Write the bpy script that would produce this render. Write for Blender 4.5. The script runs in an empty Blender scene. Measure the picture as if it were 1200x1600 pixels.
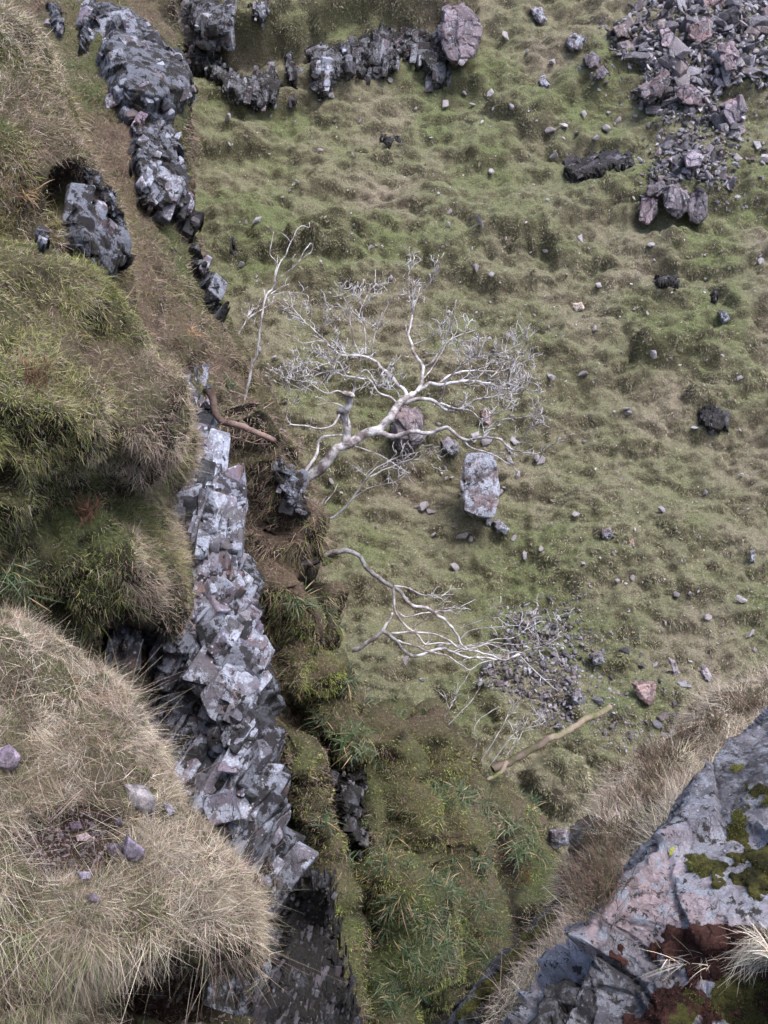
import bpy, bmesh, math
import numpy as np
from mathutils import Vector, Matrix
from mathutils.bvhtree import BVHTree

# ------------------------------------------------------------------ camera, sky, sun, exposure
scene = bpy.context.scene
COL = scene.collection
PITCH = math.radians(27.0)
FPX = 1716.0                                   # focal length in pixels of a 1200x1600 frame
cam_data = bpy.data.cameras.new('camera')
cam_data.sensor_fit = 'VERTICAL'
cam_data.sensor_height = 32.0
cam_data.lens = 32.0 * FPX / 1600.0
cam_data.clip_start = 0.1
cam_data.clip_end = 3000.0
cam = bpy.data.objects.new('camera', cam_data)
COL.objects.link(cam)
cam.location = (0, 0, 0)
cam.rotation_euler = (math.pi / 2 - PITCH, 0, 0)
scene.camera = cam

SUN_EL, SUN_AZ = math.radians(66), math.radians(130)   # azimuth from +Y clockwise
world = bpy.data.worlds.new('World')
scene.world = world
world.use_nodes = True
wn, wl = world.node_tree.nodes, world.node_tree.links
bg = wn['Background']
sky = wn.new('ShaderNodeTexSky')
sky.sky_type = 'NISHITA'
sky.sun_disc = False
sky.sun_elevation = SUN_EL
sky.sun_rotation = SUN_AZ
sky.air_density = 1.0
sky.dust_density = 4.0
wl.new(sky.outputs[0], bg.inputs[0])
bg.inputs[1].default_value = 0.112
sun_data = bpy.data.lights.new('sun', 'SUN')
sun_data.energy = 1.25
sun_data.angle = math.radians(25)
sun_data.color = (0.98, 0.985, 1.0)
sun = bpy.data.objects.new('sun', sun_data)
COL.objects.link(sun)
sdir = Vector((math.sin(SUN_AZ) * math.cos(SUN_EL), math.cos(SUN_AZ) * math.cos(SUN_EL), math.sin(SUN_EL)))
sun.rotation_euler = sdir.to_track_quat('Z', 'Y').to_euler()
scene.view_settings.view_transform = 'Standard'
scene.view_settings.look = 'None'
scene.view_settings.exposure = 1.53
scene.view_settings.gamma = 1.0
scene.view_settings.use_curve_mapping = False
scene.cycles.max_bounces = 4
scene.cycles.diffuse_bounces = 2
scene.cycles.glossy_bounces = 1

# ------------------------------------------------------------------ maths helpers
rng = np.random.default_rng(7)
CP, SP = math.cos(PITCH), math.sin(PITCH)

def W(px, py, d):
    """photo pixel + depth along the axis -> world point (camera at the origin)."""
    px, py, d = np.asarray(px, float), np.asarray(py, float), np.asarray(d, float)
    u = (px - 600) / FPX
    v = (py - 800) / FPX
    return np.stack([d * u, d * (CP - v * SP), -d * (SP + v * CP)], -1)

def project(P):
    x, y, z = P[..., 0], P[..., 1], P[..., 2]
    d = y * CP - z * SP
    v = (-z * CP - y * SP) / np.where(np.abs(d) < 1e-6, 1e-6, d)
    return 600 + FPX * x / np.where(np.abs(d) < 1e-6, 1e-6, d), 800 + FPX * v, d

def sstep(a, b, x):
    t = np.clip((x - a) / (b - a), 0, 1)
    return t * t * (3 - 2 * t)

def hash3(i, j, k, seed=0):
    M = 0xffffffff
    n = (i.astype(np.int64) * 374761393 + seed * 668265263) & M
    for q in (j, k, None):
        n = ((n ^ (n >> 15)) * 0x2c1b3c6d) & M
        n = ((n ^ (n >> 12)) * 0x297a2d39) & M
        if q is not None: n = (n + q.astype(np.int64) * 2246822519) & M
    n = n ^ (n >> 15)
    return (n & 0xffffff) / float(0x1000000)

def vnoise(P, seed=0):
    I = np.floor(P).astype(np.int64)
    F = P - I
    F = F * F * F * (F * (F * 6 - 15) + 10)
    r = 0
    for dx in (0, 1):
        wx = F[:, 0] if dx else 1 - F[:, 0]
        for dy in (0, 1):
            wy = F[:, 1] if dy else 1 - F[:, 1]
            for dz in (0, 1):
                wz = F[:, 2] if dz else 1 - F[:, 2]
                r = r + wx * wy * wz * hash3(I[:, 0] + dx, I[:, 1] + dy, I[:, 2] + dz, seed)
    return r * 2 - 1

def fbm(P, scale=1.0, octv=4, seed=0, gain=0.5, ridged=False):
    P = np.asarray(P, float).reshape(-1, 3) * scale
    a, s, t = 1.0, 0.0, 0.0
    for o in range(octv):
        n = vnoise(P + 17.3 * o, seed + o)
        if ridged:
            n = 1 - 2 * np.abs(n)
        s = s + a * n
        t += a
        a *= gain
        P = P * 2.03
    return s / t

def voro(Q, seed=0):
    I = np.floor(Q).astype(np.int64)
    n = len(Q)
    f1 = np.full(n, 9e9); f2 = np.full(n, 9e9)
    c1 = np.zeros((n, 3)); i1 = np.zeros((n, 3), np.int64)
    c2 = np.zeros((n, 3)); i2 = np.zeros((n, 3), np.int64)
    for dx in (-1, 0, 1):
        for dy in (-1, 0, 1):
            for dz in (-1, 0, 1):
                J = I + np.array([dx, dy, dz])
                C = J + np.stack([hash3(J[:, 0], J[:, 1], J[:, 2], seed + s) for s in (1, 2, 3)], -1)
                D = np.linalg.norm(Q - C, axis=1)
                b = D < f1
                m = (~b) & (D < f2)
                f2[m] = D[m]; c2[m] = C[m]; i2[m] = J[m]
                f2[b] = f1[b]; c2[b] = c1[b]; i2[b] = i1[b]
                f1[b] = D[b]; c1[b] = C[b]; i1[b] = J[b]
    return f1, f2, c1, i1, c2, i2

def domes(P, size, seed):
    """tussock relief: rounded cushions meeting in sharp creases"""
    Q = np.asarray(P, float).reshape(-1, 3) / np.asarray(size, float)
    Q = Q + 0.22 * np.stack([vnoise(Q * 1.7, seed + 40 + k) for k in range(3)], -1)
    I = np.floor(Q).astype(np.int64); f1 = np.full(len(Q), 9e9)
    for dx in (-1, 0, 1):
        for dy in (-1, 0, 1):
            for dz in (-1, 0, 1):
                J = I + np.array([dx, dy, dz])
                h = hash3(J[:, 0], J[:, 1], J[:, 2], seed)
                C = J + np.stack([h, (h * 37.7) % 1.0, (h * 113.3) % 1.0], -1)
                f1 = np.minimum(f1, ((Q - C) ** 2).sum(1) * (0.8 + 0.5 * ((h * 517.1) % 1.0)))
    return np.sqrt(np.clip(1 - f1 / 0.75, 0, 1))

def rot(ax, ay, az):
    return np.array((Matrix.Rotation(math.radians(az), 3, 'Z') @ Matrix.Rotation(math.radians(ay), 3, 'Y') @ Matrix.Rotation(math.radians(ax), 3, 'X')))

def facet(P, size, R, seed, amp, tilt=1.0, crack=0.6, cw=0.12):
    """blocky fracture displacement with chamfered block edges; returns height and a tone per block."""
    Q = (P @ R) / np.asarray(size, float)
    Q = Q + 0.02 * np.stack([vnoise(Q * 2.1, seed + 40 + k) for k in range(3)], -1)
    f1, f2, C1, I1, C2, I2 = voro(Q, seed)
    def plane(C, ID):
        h = [hash3(ID[:, 0], ID[:, 1], ID[:, 2], seed + s) for s in (11, 12, 13, 14)]
        return (h[0] - 0.5) * amp + ((Q - C) * (np.stack(h[1:4], -1) - 0.5)).sum(1) * amp * tilt * 1.6
    w = 0.5 + 0.5 * np.clip((f2 - f1) / (cw * 0.9), 0, 1)
    out = plane(C1, I1) * w + plane(C2, I2) * (1 - w)
    out = out - amp * crack * (1 - sstep(0, cw, f2 - f1))
    return out, hash3(I1[:, 0], I1[:, 1], I1[:, 2], seed + 15)

def strata(P, R, per, depth, seed, cover=0.0):
    """narrow irregular clefts between tilted beds"""
    w = (P @ R)[:, 0] / per + 0.35 * fbm(P, 0.45, 2, seed) + 0.035 * fbm(P, 5, 3, seed + 3)
    k = np.floor(w); f = np.abs(w - k - 0.5) * 2
    wid = 0.05 + 0.14 * hash3(k, k * 0, k * 0, seed)
    m = sstep(cover - 0.25, cover + 0.1, fbm(P, 0.8, 2, seed + 5) + 0.2)
    step = (hash3(k, k * 0, k * 0 + 3, seed) - 0.5) * depth * 0.7
    g = sstep(1 - wid, 1 - wid * 0.55, f) * m
    return -depth * g + step * (1 - sstep(0.92, 1, f)), g

# ------------------------------------------------------------------ object helpers
def tag(o, label=None, cat=None, group=None, kind=None):
    if label: o['label'] = label
    if cat: o['category'] = cat
    if group: o['group'] = group
    if kind: o['kind'] = kind
    return o

def link(name, me, mat=None, parent=None):
    o = bpy.data.objects.new(name, me)
    COL.objects.link(o)
    if mat: me.materials.append(mat)
    if parent: o.parent = parent
    return o

def np_mesh(name, V, F, cols=None, smooth=True):
    me = bpy.data.meshes.new(name)
    V = np.ascontiguousarray(V, np.float32)
    F = np.ascontiguousarray(F, np.int32)
    k = F.shape[1]
    me.vertices.add(len(V)); me.vertices.foreach_set('co', V.ravel())
    me.loops.add(F.size); me.loops.foreach_set('vertex_index', F.ravel())
    me.polygons.add(len(F))
    me.polygons.foreach_set('loop_start', np.arange(0, F.size, k, dtype=np.int32))
    me.polygons.foreach_set('loop_total', np.full(len(F), k, np.int32))
    me.polygons.foreach_set('use_smooth', np.full(len(F), smooth, bool))
    me.update(calc_edges=True)
    if cols is not None:
        set_cols(me, cols)
    return me

def set_cols(me, cols):
    a = me.color_attributes.new('Col', 'FLOAT_COLOR', 'POINT')
    c = np.ones((len(cols), 4), np.float32); c[:, :3] = np.clip(cols, 0.002, 1)
    a.data.foreach_set('color', c.ravel())

def grid_faces(nr, nc, mask=None):
    i = np.arange(nr * nc).reshape(nr, nc)
    F = np.stack([i[:-1, :-1], i[1:, :-1], i[1:, 1:], i[:-1, 1:]], -1).reshape(-1, 4)
    if mask is not None:
        F = F[mask.ravel()[F].all(1)]
    return F

def grid_normals(P):
    du = np.gradient(P, axis=1); dv = np.gradient(P, axis=0)
    n = np.cross(dv, du)
    n /= np.linalg.norm(n, axis=-1, keepdims=True) + 1e-9
    return n

def compact(V, F, extra):
    used = np.zeros(len(V), bool); used[F.ravel()] = True
    m = np.cumsum(used) - 1
    return V[used], m[F], [e[used] for e in extra]

# ------------------------------------------------------------------ materials
def mat_new(name):
    m = bpy.data.materials.new(name); m.use_nodes = True
    return m, m.node_tree.nodes, m.node_tree.links, m.node_tree.nodes['Principled BSDF']

def nnoise(n, l, scale, detail=4, rough=0.6, vec=None):
    t = n.new('ShaderNodeTexNoise'); t.inputs['Scale'].default_value = scale
    t.inputs['Detail'].default_value = detail; t.inputs['Roughness'].default_value = rough
    if vec is not None: l.new(vec, t.inputs['Vector'])
    return t.outputs['Fac']

def nramp(n, l, src, a, b, ca=(0, 0, 0, 1), cb=(1, 1, 1, 1)):
    r = n.new('ShaderNodeValToRGB'); l.new(src, r.inputs[0])
    r.color_ramp.elements[0].position = a; r.color_ramp.elements[0].color = ca
    r.color_ramp.elements[1].position = b; r.color_ramp.elements[1].color = cb
    return r.outputs[0]

def nmix(n, l, fac, a, b, mode='MIX'):
    m = n.new('ShaderNodeMix'); m.data_type = 'RGBA'; m.blend_type = mode
    if hasattr(fac, 'links') or hasattr(fac, 'is_linked'): l.new(fac, m.inputs[0])
    else: m.inputs[0].default_value = fac
    for s, i in ((a, 6), (b, 7)):
        if isinstance(s, tuple): m.inputs[i].default_value = s
        else: l.new(s, m.inputs[i])
    return m.outputs[2]

def attr(n):
    a = n.new('ShaderNodeAttribute'); a.attribute_name = 'Col'
    return a.outputs['Color']

def geo_pos(n):
    g = n.new('ShaderNodeTexCoord')
    return g.outputs['Object']

def bump(n, l, h, strength, dist, bsdf):
    b = n.new('ShaderNodeBump'); b.inputs['Strength'].default_value = strength
    b.inputs['Distance'].default_value = dist
    l.new(h, b.inputs['Height']); l.new(b.outputs[0], bsdf.inputs['Normal'])

def make_rock_mat(name, s=1.0, lichen=0.5, lich_col=(0.36, 0.38, 0.45, 1), dark=0.5, pink=0.5):
    """s: patches per metre; lichen: cover 0-1."""
    m, n, l, b = mat_new(name)
    v = geo_pos(n)
    base = attr(n)
    grain = nnoise(n, l, 14 * s, 8, 0.7, v)
    c = nmix(n, l, 0.75, base, nramp(n, l, grain, 0.3, 0.72, (0.45, 0.42, 0.42, 1), (1.5, 1.45, 1.5, 1)), 'MULTIPLY')
    pk = nramp(n, l, nnoise(n, l, 1.7 * s, 5, 0.65, v), 0.62 - 0.12 * pink, 0.7 - 0.1 * pink)
    c = nmix(n, l, pk, c, (0.2, 0.135, 0.125, 1))
    li = nramp(n, l, nnoise(n, l, 2.6 * s, 9, 0.72, v), 0.64 - 0.22 * lichen, 0.67 - 0.22 * lichen)
    lc = nmix(n, l, nramp(n, l, nnoise(n, l, 22 * s, 4, 0.6, v), 0.4, 0.65), lich_col, tuple(x * 0.62 for x in lich_col[:3]) + (1,))
    c = nmix(n, l, li, c, lc)
    vo = n.new('ShaderNodeTexVoronoi'); vo.inputs['Scale'].default_value = 9 * s; l.new(v, vo.inputs['Vector'])
    spots = nramp(n, l, vo.outputs['Distance'], 0.16, 0.2, (1, 1, 1, 1), (0, 0, 0, 1))
    spm = nmix(n, l, 1.0, spots, nramp(n, l, nnoise(n, l, 3.1 * s, 3, 0.5, v), 0.48, 0.56), 'MULTIPLY')
    c = nmix(n, l, spm, c, tuple(min(1, x * 1.3) for x in lich_col[:3]) + (1,))
    dk = nramp(n, l, nnoise(n, l, 4.1 * s, 7, 0.7, v), 0.67 - 0.12 * dark, 0.71 - 0.12 * dark)
    c = nmix(n, l, dk, c, (0.028, 0.024, 0.022, 1))
    dist = n.new('ShaderNodeMix'); dist.data_type = 'RGBA'; dist.inputs[0].default_value = 0.2 / s
    nz = n.new('ShaderNodeTexNoise'); nz.inputs['Scale'].default_value = 5 * s; nz.inputs['Detail'].default_value = 4
    l.new(v, nz.inputs['Vector']); l.new(v, dist.inputs[6]); l.new(nz.outputs['Color'], dist.inputs[7])
    mp = n.new('ShaderNodeMapping'); mp.inputs['Rotation'].default_value = (0.1, -0.42, 0.3); mp.inputs['Scale'].default_value = (2.2, 1.1, 0.55)
    l.new(dist.outputs[2], mp.inputs['Vector'])
    vc = n.new('ShaderNodeTexVoronoi'); vc.feature = 'DISTANCE_TO_EDGE'; vc.inputs['Scale'].default_value = 3.2 * s
    l.new(mp.outputs[0], vc.inputs['Vector'])
    ck = nramp(n, l, vc.outputs['Distance'], 0.006, 0.03, (1, 1, 1, 1), (0, 0, 0, 1))
    ckm = nmix(n, l, 1.0, ck, nramp(n, l, nnoise(n, l, 1.9 * s, 3, 0.5, v), 0.5, 0.6), 'MULTIPLY')
    c = nmix(n, l, ckm, c, (0.03, 0.027, 0.026, 1))
    bwn = n.new('ShaderNodeRGBToBW'); l.new(base, bwn.inputs[0])
    c = nmix(n, l, 0.85, c, nramp(n, l, bwn.outputs[0], 0.05, 0.26, (0.42, 0.41, 0.43, 1), (1.65, 1.62, 1.65, 1)), 'MULTIPLY')
    c = nmix(n, l, nramp(n, l, bwn.outputs[0], 0.025, 0.05), base, c)
    l.new(c, b.inputs['Base Color'])
    b.inputs['Roughness'].default_value = 0.75
    b.inputs['Specular IOR Level'].default_value = 0.45
    bump(n, l, nnoise(n, l, 7 * s, 12, 0.82, v), 1.0, 0.13 / s, b)
    return m

def make_attr_mat(name, rough=0.85, spec=0.2, mod=None, bmp=None, trans=0.0):
    m, n, l, b = mat_new(name)
    c = attr(n)
    v = geo_pos(n)
    if mod:
        c = nmix(n, l, 0.9, c, nramp(n, l, nnoise(n, l, mod, 7, 0.7, v), 0.3, 0.72, (0.4, 0.4, 0.4, 1), (1.6, 1.6, 1.6, 1)), 'MULTIPLY')
    l.new(c, b.inputs['Base Color'])
    b.inputs['Roughness'].default_value = rough
    b.inputs['Specular IOR Level'].default_value = spec
    if bmp: bump(n, l, nnoise(n, l, bmp[0], 8, 0.75, v), 1.0, bmp[1], b)
    return m

M_ground = make_attr_mat('turf_soil', 0.95, 0.1, 26, (22, 0.07))
M_ground_far = make_attr_mat('far_turf', 0.95, 0.1, 26, (12, 0.12))
M_grass = make_attr_mat('grass_blades', 0.7, 0.25)
M_leaf = make_attr_mat('strap_leaves', 0.5, 0.4)
M_moss = make_attr_mat('moss', 0.95, 0.1, 60, (60, 0.03))
M_rock_cliff = make_rock_mat('cliff_rock', 1.7, 0.62, (0.47, 0.51, 0.62, 1), 0.8, 0.4)
M_rock_back = make_rock_mat('ridge_rock', 1.4, 0.7, (0.43, 0.46, 0.55, 1), 0.75, 0.4)
M_rock_far = make_rock_mat('far_rock', 1.0, 0.65, (0.36, 0.38, 0.43, 1), 0.9, 0.25)
M_rock_dark = make_rock_mat('dark_wet_rock', 1.0, 0.3, (0.2, 0.21, 0.25, 1), 0.7, -1.0)
M_rock_near = make_rock_mat('near_lichen_rock', 4.2, 0.55, (0.28, 0.295, 0.335, 1), 0.95, -0.5)
M_scree = make_rock_mat('scree_rock', 1.4, 0.35, (0.33, 0.345, 0.385, 1), 0.5, 0.0)
M_stone_near = make_rock_mat('near_stone', 6.0, 0.1, (0.2, 0.2, 0.24, 1), 0.1, 0.1)

def make_bark(name, pale, dark, s):
    m, n, l, b = mat_new(name)
    v = geo_pos(n)
    c = nmix(n, l, nramp(n, l, nnoise(n, l, s, 6, 0.7, v), 0.42, 0.6), pale + (1,), dark + (1,))
    c = nmix(n, l, 0.5, c, attr(n), 'MULTIPLY')
    l.new(c, b.inputs['Base Color']); b.inputs['Roughness'].default_value = 0.8
    b.inputs['Specular IOR Level'].default_value = 0.2
    bump(n, l, nnoise(n, l, s * 5, 5, 0.7, v), 0.6, 0.02, b)
    return m
M_bark = make_bark('bare_bark', (0.54, 0.53, 0.55), (0.17, 0.135, 0.135), 6.0)
M_bark_brown = make_bark('brown_bark', (0.24, 0.17, 0.15), (0.1, 0.065, 0.06), 6.0)
M_bark_moss = make_bark('mossy_bark', (0.26, 0.2, 0.17), (0.1, 0.115, 0.04), 3.0)

# ------------------------------------------------------------------ landforms from control nets
def cr(a, b, c, d, t):
    return 0.5 * ((2 * b) + (-a + c) * t + (2 * a - 5 * b + 4 * c - d) * t * t + (-a + 3 * b - 3 * c + d) * t ** 3)

def spline_axis(C, n):
    """Catmull-Rom along axis 0 of C to n samples, spaced by mean chord length."""
    k = len(C)
    L = np.linalg.norm(np.diff(C, axis=0), axis=-1).reshape(k - 1, -1).mean(1)
    s = np.concatenate([[0], np.cumsum(L)])
    q = np.interp(np.linspace(0, s[-1], n), s, np.arange(k))
    i = np.clip(np.floor(q).astype(int), 0, k - 2)
    t = (q - i).reshape(-1, *([1] * (C.ndim - 1)))
    E = np.concatenate([2 * C[:1] - C[1:2], C, 2 * C[-1:] - C[-2:-1]])
    return cr(E[i], E[i + 1], E[i + 2], E[i + 3], t)

def net(rows, nr, nc, adj=None):
    if adj: rows = [[adj(*p) for p in r] for r in rows]
    C = np.array([[W(*p) for p in r] for r in rows])
    G = spline_axis(C, nr)
    return np.swapaxes(spline_axis(np.swapaxes(G, 0, 1), nc), 0, 1)

class Land:
    pass
LANDS = []

def blob_tint(P, cols, blobs):
    px, py, d = project(P)
    wob = fbm(P, 1.1, 3, 91) * 0.35
    for bx, by, rx, ry, c, w in blobs:
        q = np.sqrt(((px - bx) / rx) ** 2 + ((py - by) / ry) ** 2) + wob
        k = (w * (1 - sstep(0.55, 1.1, q)))[:, None]
        cols = cols * (1 - k) + np.array(c) * k
    return cols

def facing_sign(G, N):
    """+1 if the net's normals face the camera where the camera sees it."""
    g = G[::4, ::4]; m = N[::4, ::4].reshape(-1, 3)
    F = grid_faces(*g.shape[:2]); bv = BVHTree.FromPolygons(g.reshape(-1, 3).tolist(), F.tolist())
    s = 0
    for py in range(20, 1600, 60):
        for px in range(20, 1200, 60):
            dv = Vector(W(px, py, 1.0)).normalized()
            loc, nn, ix, ds = bv.ray_cast(Vector((0, 0, 0)), dv, 200)
            if loc is not None: s += np.sign(-np.dot(m[F[ix][0]], dv))
    return 1.0 if s >= 0 else -1.0

def make_land(name, G, hump, seed, mat, ground_cols, detail=0.0, label=None, cat=None, kind='structure', rock=None, dents=(), rockoff=0.0):
    nr, nc = G.shape[:2]
    N = grid_normals(G)
    P = G.reshape(-1, 3); Nf = N.reshape(-1, 3)
    sgn = facing_sign(G, N)
    Nf = Nf * sgn
    h = np.zeros(len(P))
    for amp, size, rg in hump:
        h += amp * (domes(P * [1, 1, 0.8], size, seed) - 0.6 if rg == 'd' else fbm(P, 1 / size, 3, seed)); seed += 7
    dm = np.zeros(len(P))
    if dents:
        dpx, dpy, _ = project(P)
        wb = fbm(P, 2.2, 3, 66) * 0.3
        for cx, cy, rx, ry, dep in dents:
            q = 1 - sstep(0.75, 1.05, np.hypot((dpx - cx) / rx, (dpy - cy) / ry) + wb)
            h -= dep * q; dm = np.maximum(dm, q)
    V = P + Nf * h[:, None]
    tone = None
    if rock:
        dr, tone = rock(V, P)
        V = V + Nf * (np.clip(dr, -0.45, 0.36) - rockoff)[:, None]
    F = grid_faces(nr, nc)
    n2 = grid_normals(V.reshape(nr, nc, 3)).reshape(-1, 3)
    n2 = n2 * sgn
    cols = ground_cols(V, n2, tone)
    if dents: cols = lerp(cols, np.array((0.055, 0.036, 0.03)), dm)
    me = np_mesh(name, V, F, cols, smooth=rock is None)
    o = link(name, me, mat)
    if kind: o['kind'] = kind
    if label: tag(o, label, cat)
    L = Land(); L.o, L.V, L.F, L.N, L.me, L.name = o, V, F, n2, me, name
    L.bvh = BVHTree.FromPolygons(V.tolist(), F.tolist())
    LANDS.append(L)
    return L

GREEN = np.array((0.12, 0.142, 0.062)); OLIVE = np.array((0.17, 0.16, 0.085)); STRAW = np.array((0.37, 0.32, 0.25))
PALE = np.array((0.54, 0.475, 0.39)); BROWN = np.array((0.14, 0.102, 0.08)); RUST = np.array((0.2, 0.095, 0.065))
PEAT_AND_SHADE = np.array((0.03, 0.024, 0.022)); MOSS = np.array((0.165, 0.19, 0.055)); PINKB = np.array((0.34, 0.26, 0.22))  # the peat tone also serves as painted shade between the ridge ribs

def lerp(a, b, k):
    k = np.clip(k, 0, 1)[:, None]
    return a * (1 - k) + b * k

def soil(V, n, tone):
    a = fbm(V, 0.7, 4, 5); b = fbm(V, 2.2, 3, 6)
    c = lerp(np.tile(GREEN * 0.75, (len(V), 1)), BROWN, 0.5 + a * 1.2)
    c = lerp(c, PEAT_AND_SHADE, 0.3 + b * 1.2 + (0.25 - n[:, 2]) * 1.5)
    return c

def poly_sd(X, Y, poly):
    poly = np.array(poly, float)
    inside = np.zeros(X.shape, bool); dmin = np.full(X.shape, 1e9)
    for i in range(len(poly)):
        (x0, y0), (x1, y1) = poly[i], poly[(i + 1) % len(poly)]
        ex, ey = x1 - x0, y1 - y0
        t = np.clip(((X - x0) * ex + (Y - y0) * ey) / (ex * ex + ey * ey + 1e-9), 0, 1)
        dmin = np.minimum(dmin, np.hypot(X - x0 - t * ex, Y - y0 - t * ey))
        c = ((y0 > Y) != (y1 > Y)) & (X < (x1 - x0) * (Y - y0) / (y1 - y0 + 1e-12) + x0)
        inside ^= c
    return np.where(inside, dmin, -dmin)

# hillside across the gully: heightfield on a view-following lattice, carried well past the frame
def hill_z(x, y):
    return -16.05 + 0.70 * (y - 16.5) + 0.02 * x
LIPS = [([(300, -200), (318, 60), (360, 120), (400, 118), (470, 105), (520, 85), (560, 70), (640, 60), (700, 55), (740, 20), (760, -60), (760, -200)], 1.1, 16),
        ([(300, -200), (300, 60), (345, 110), (420, 110), (470, 60), (560, 40), (640, 20), (700, 5), (740, -60), (760, -200)], 0.5, 12),
        ([(860, 250), (870, 210), (930, 190), (1000, 210), (1000, 240), (940, 232), (890, 252)], 0.5, 10),
        ([(1000, 420), (1030, 395), (1090, 400), (1180, 380), (1215, 400), (1215, 440), (1130, 450), (1080, 445), (1020, 436)], 0.5, 12),
        ([(755, 170), (800, 160), (860, 170), (870, 215), (830, 225), (800, 200), (760, 190)], 0.45, 10),
        ([(1070, 615), (1140, 620), (1150, 650), (1100, 650), (1075, 640)], 0.4, 10),
        ([(830, 390), (940, 400), (960, 440), (860, 430)], 0.3, 14), ([(440, 395), (560, 400), (570, 430), (450, 420)], 0.35, 12),
        ([(970, 540), (1060, 550), (1060, 590), (990, 580)], 0.35, 12), ([(560, 330), (700, 300), (720, 330), (600, 350)], 0.25, 12),
        ([(800, 1230), (850, 1190), (900, 1200), (920, 1250), (880, 1290), (830, 1280)], 0.6, 16)]
def hillside():
    us = np.linspace(-0.6, 0.6, 760)
    ys = np.concatenate([np.linspace(6, 13, 20)[:-1], 13 * np.exp(np.linspace(0, math.log(50 / 13), 860))])
    Y, U = np.meshgrid(ys, us, indexing='ij')
    X = U * (Y * 1.15 + 3)
    Z = hill_z(X, Y)
    # the gully floor turns up again towards the camera
    Z = np.where(Y < 15, hill_z(X, 15) + (15 - Y) * 0.25, Z)
    P = np.stack([X, Y, Z], -1)
    Pf = P.reshape(-1, 3)
    # diagonal and level terracettes
    D = np.stack([Pf[:, 0] * 0.23 + Pf[:, 1] * 0.1, Pf[:, 1] * 0.95 - Pf[:, 0] * 0.25, Pf[:, 2] * 0], -1)
    t1 = fbm(D, 0.55, 3, 21)
    D2 = np.stack([Pf[:, 0] * 0.45 + Pf[:, 1] * 0.35, Pf[:, 1] * 1.0 - Pf[:, 0] * 0.1, Pf[:, 2] * 0], -1)
    t2 = fbm(D2, 1.25, 4, 31)
    t3 = fbm(Pf, 2.6, 3, 37, 0.55)
    big = fbm(Pf, 0.13, 2, 41)
    hum = 1 - np.abs(fbm(Pf * [1, 1.15, 0], 1.0, 2, 45)) * 2
    h = 0.9 * big + 0.55 * t1 + 0.34 * t2 + 0.09 * t3 + 0.13 * hum
    # steep little risers: sharpen the level noise
    h += 0.12 * sstep(0.0, 0.2, t2) + 0.1 * sstep(0.0, 0.25, fbm(D2, 2.3, 2, 53)) + 0.045 * fbm(Pf, 6.0, 2, 54) + 0.12 * fbm(Pf * [1, 1.3, 0], 1.9, 3, 58, 0.6, True) + 0.28 * domes(Pf * [1, 1.25, 1], 0.75, 59) * (0.4 + sstep(-0.2, 0.3, t1)) + 0.11 * domes(Pf, 0.3, 60)
    ppx, ppy, _ = project(Pf)
    wob = fbm(Pf, 0.5, 4, 57) * 22
    for poly, hh, soft in LIPS:
        h += hh * sstep(-4, soft, poly_sd(ppx + wob, ppy + wob * 0.6, poly))
    nrm = np.array([0, -0.57, 0.82])
    h *= (sstep(8, 14, Pf[:, 1]) * 0.9 + 0.1)
    V = Pf + nrm * h[:, None]
    px, py, _ = project(V)
    nr, nc = P.shape[:2]
    n = grid_normals(V.reshape(nr, nc, 3)).reshape(-1, 3)
    if n[:, 2].mean() < 0: n = -n
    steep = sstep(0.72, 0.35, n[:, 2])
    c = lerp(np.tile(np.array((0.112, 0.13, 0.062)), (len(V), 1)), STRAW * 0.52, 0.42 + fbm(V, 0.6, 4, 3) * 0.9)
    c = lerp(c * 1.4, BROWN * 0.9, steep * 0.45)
    c = lerp(c, PEAT_AND_SHADE, sstep(0.35, 0.6, fbm(V, 1.6, 3, 64)) * 0.5)
    L = Land()
    L.me = np_mesh('hillside', V, grid_faces(nr, nc), c)
    L.o = link('hillside', L.me, M_ground_far); L.o['kind'] = 'structure'
    L.V, L.F, L.N, L.name = V, grid_faces(nr, nc), n, 'hillside'
    L.bvh = BVHTree.FromPolygons(V.tolist(), L.F.tolist())
    LANDS.append(L)
    return L
HILL = hillside()

def rw(py, *pts):
    return [(p[0], p[1], p[2]) if len(p) == 3 else (p[0], py, p[1]) for p in pts]

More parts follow.
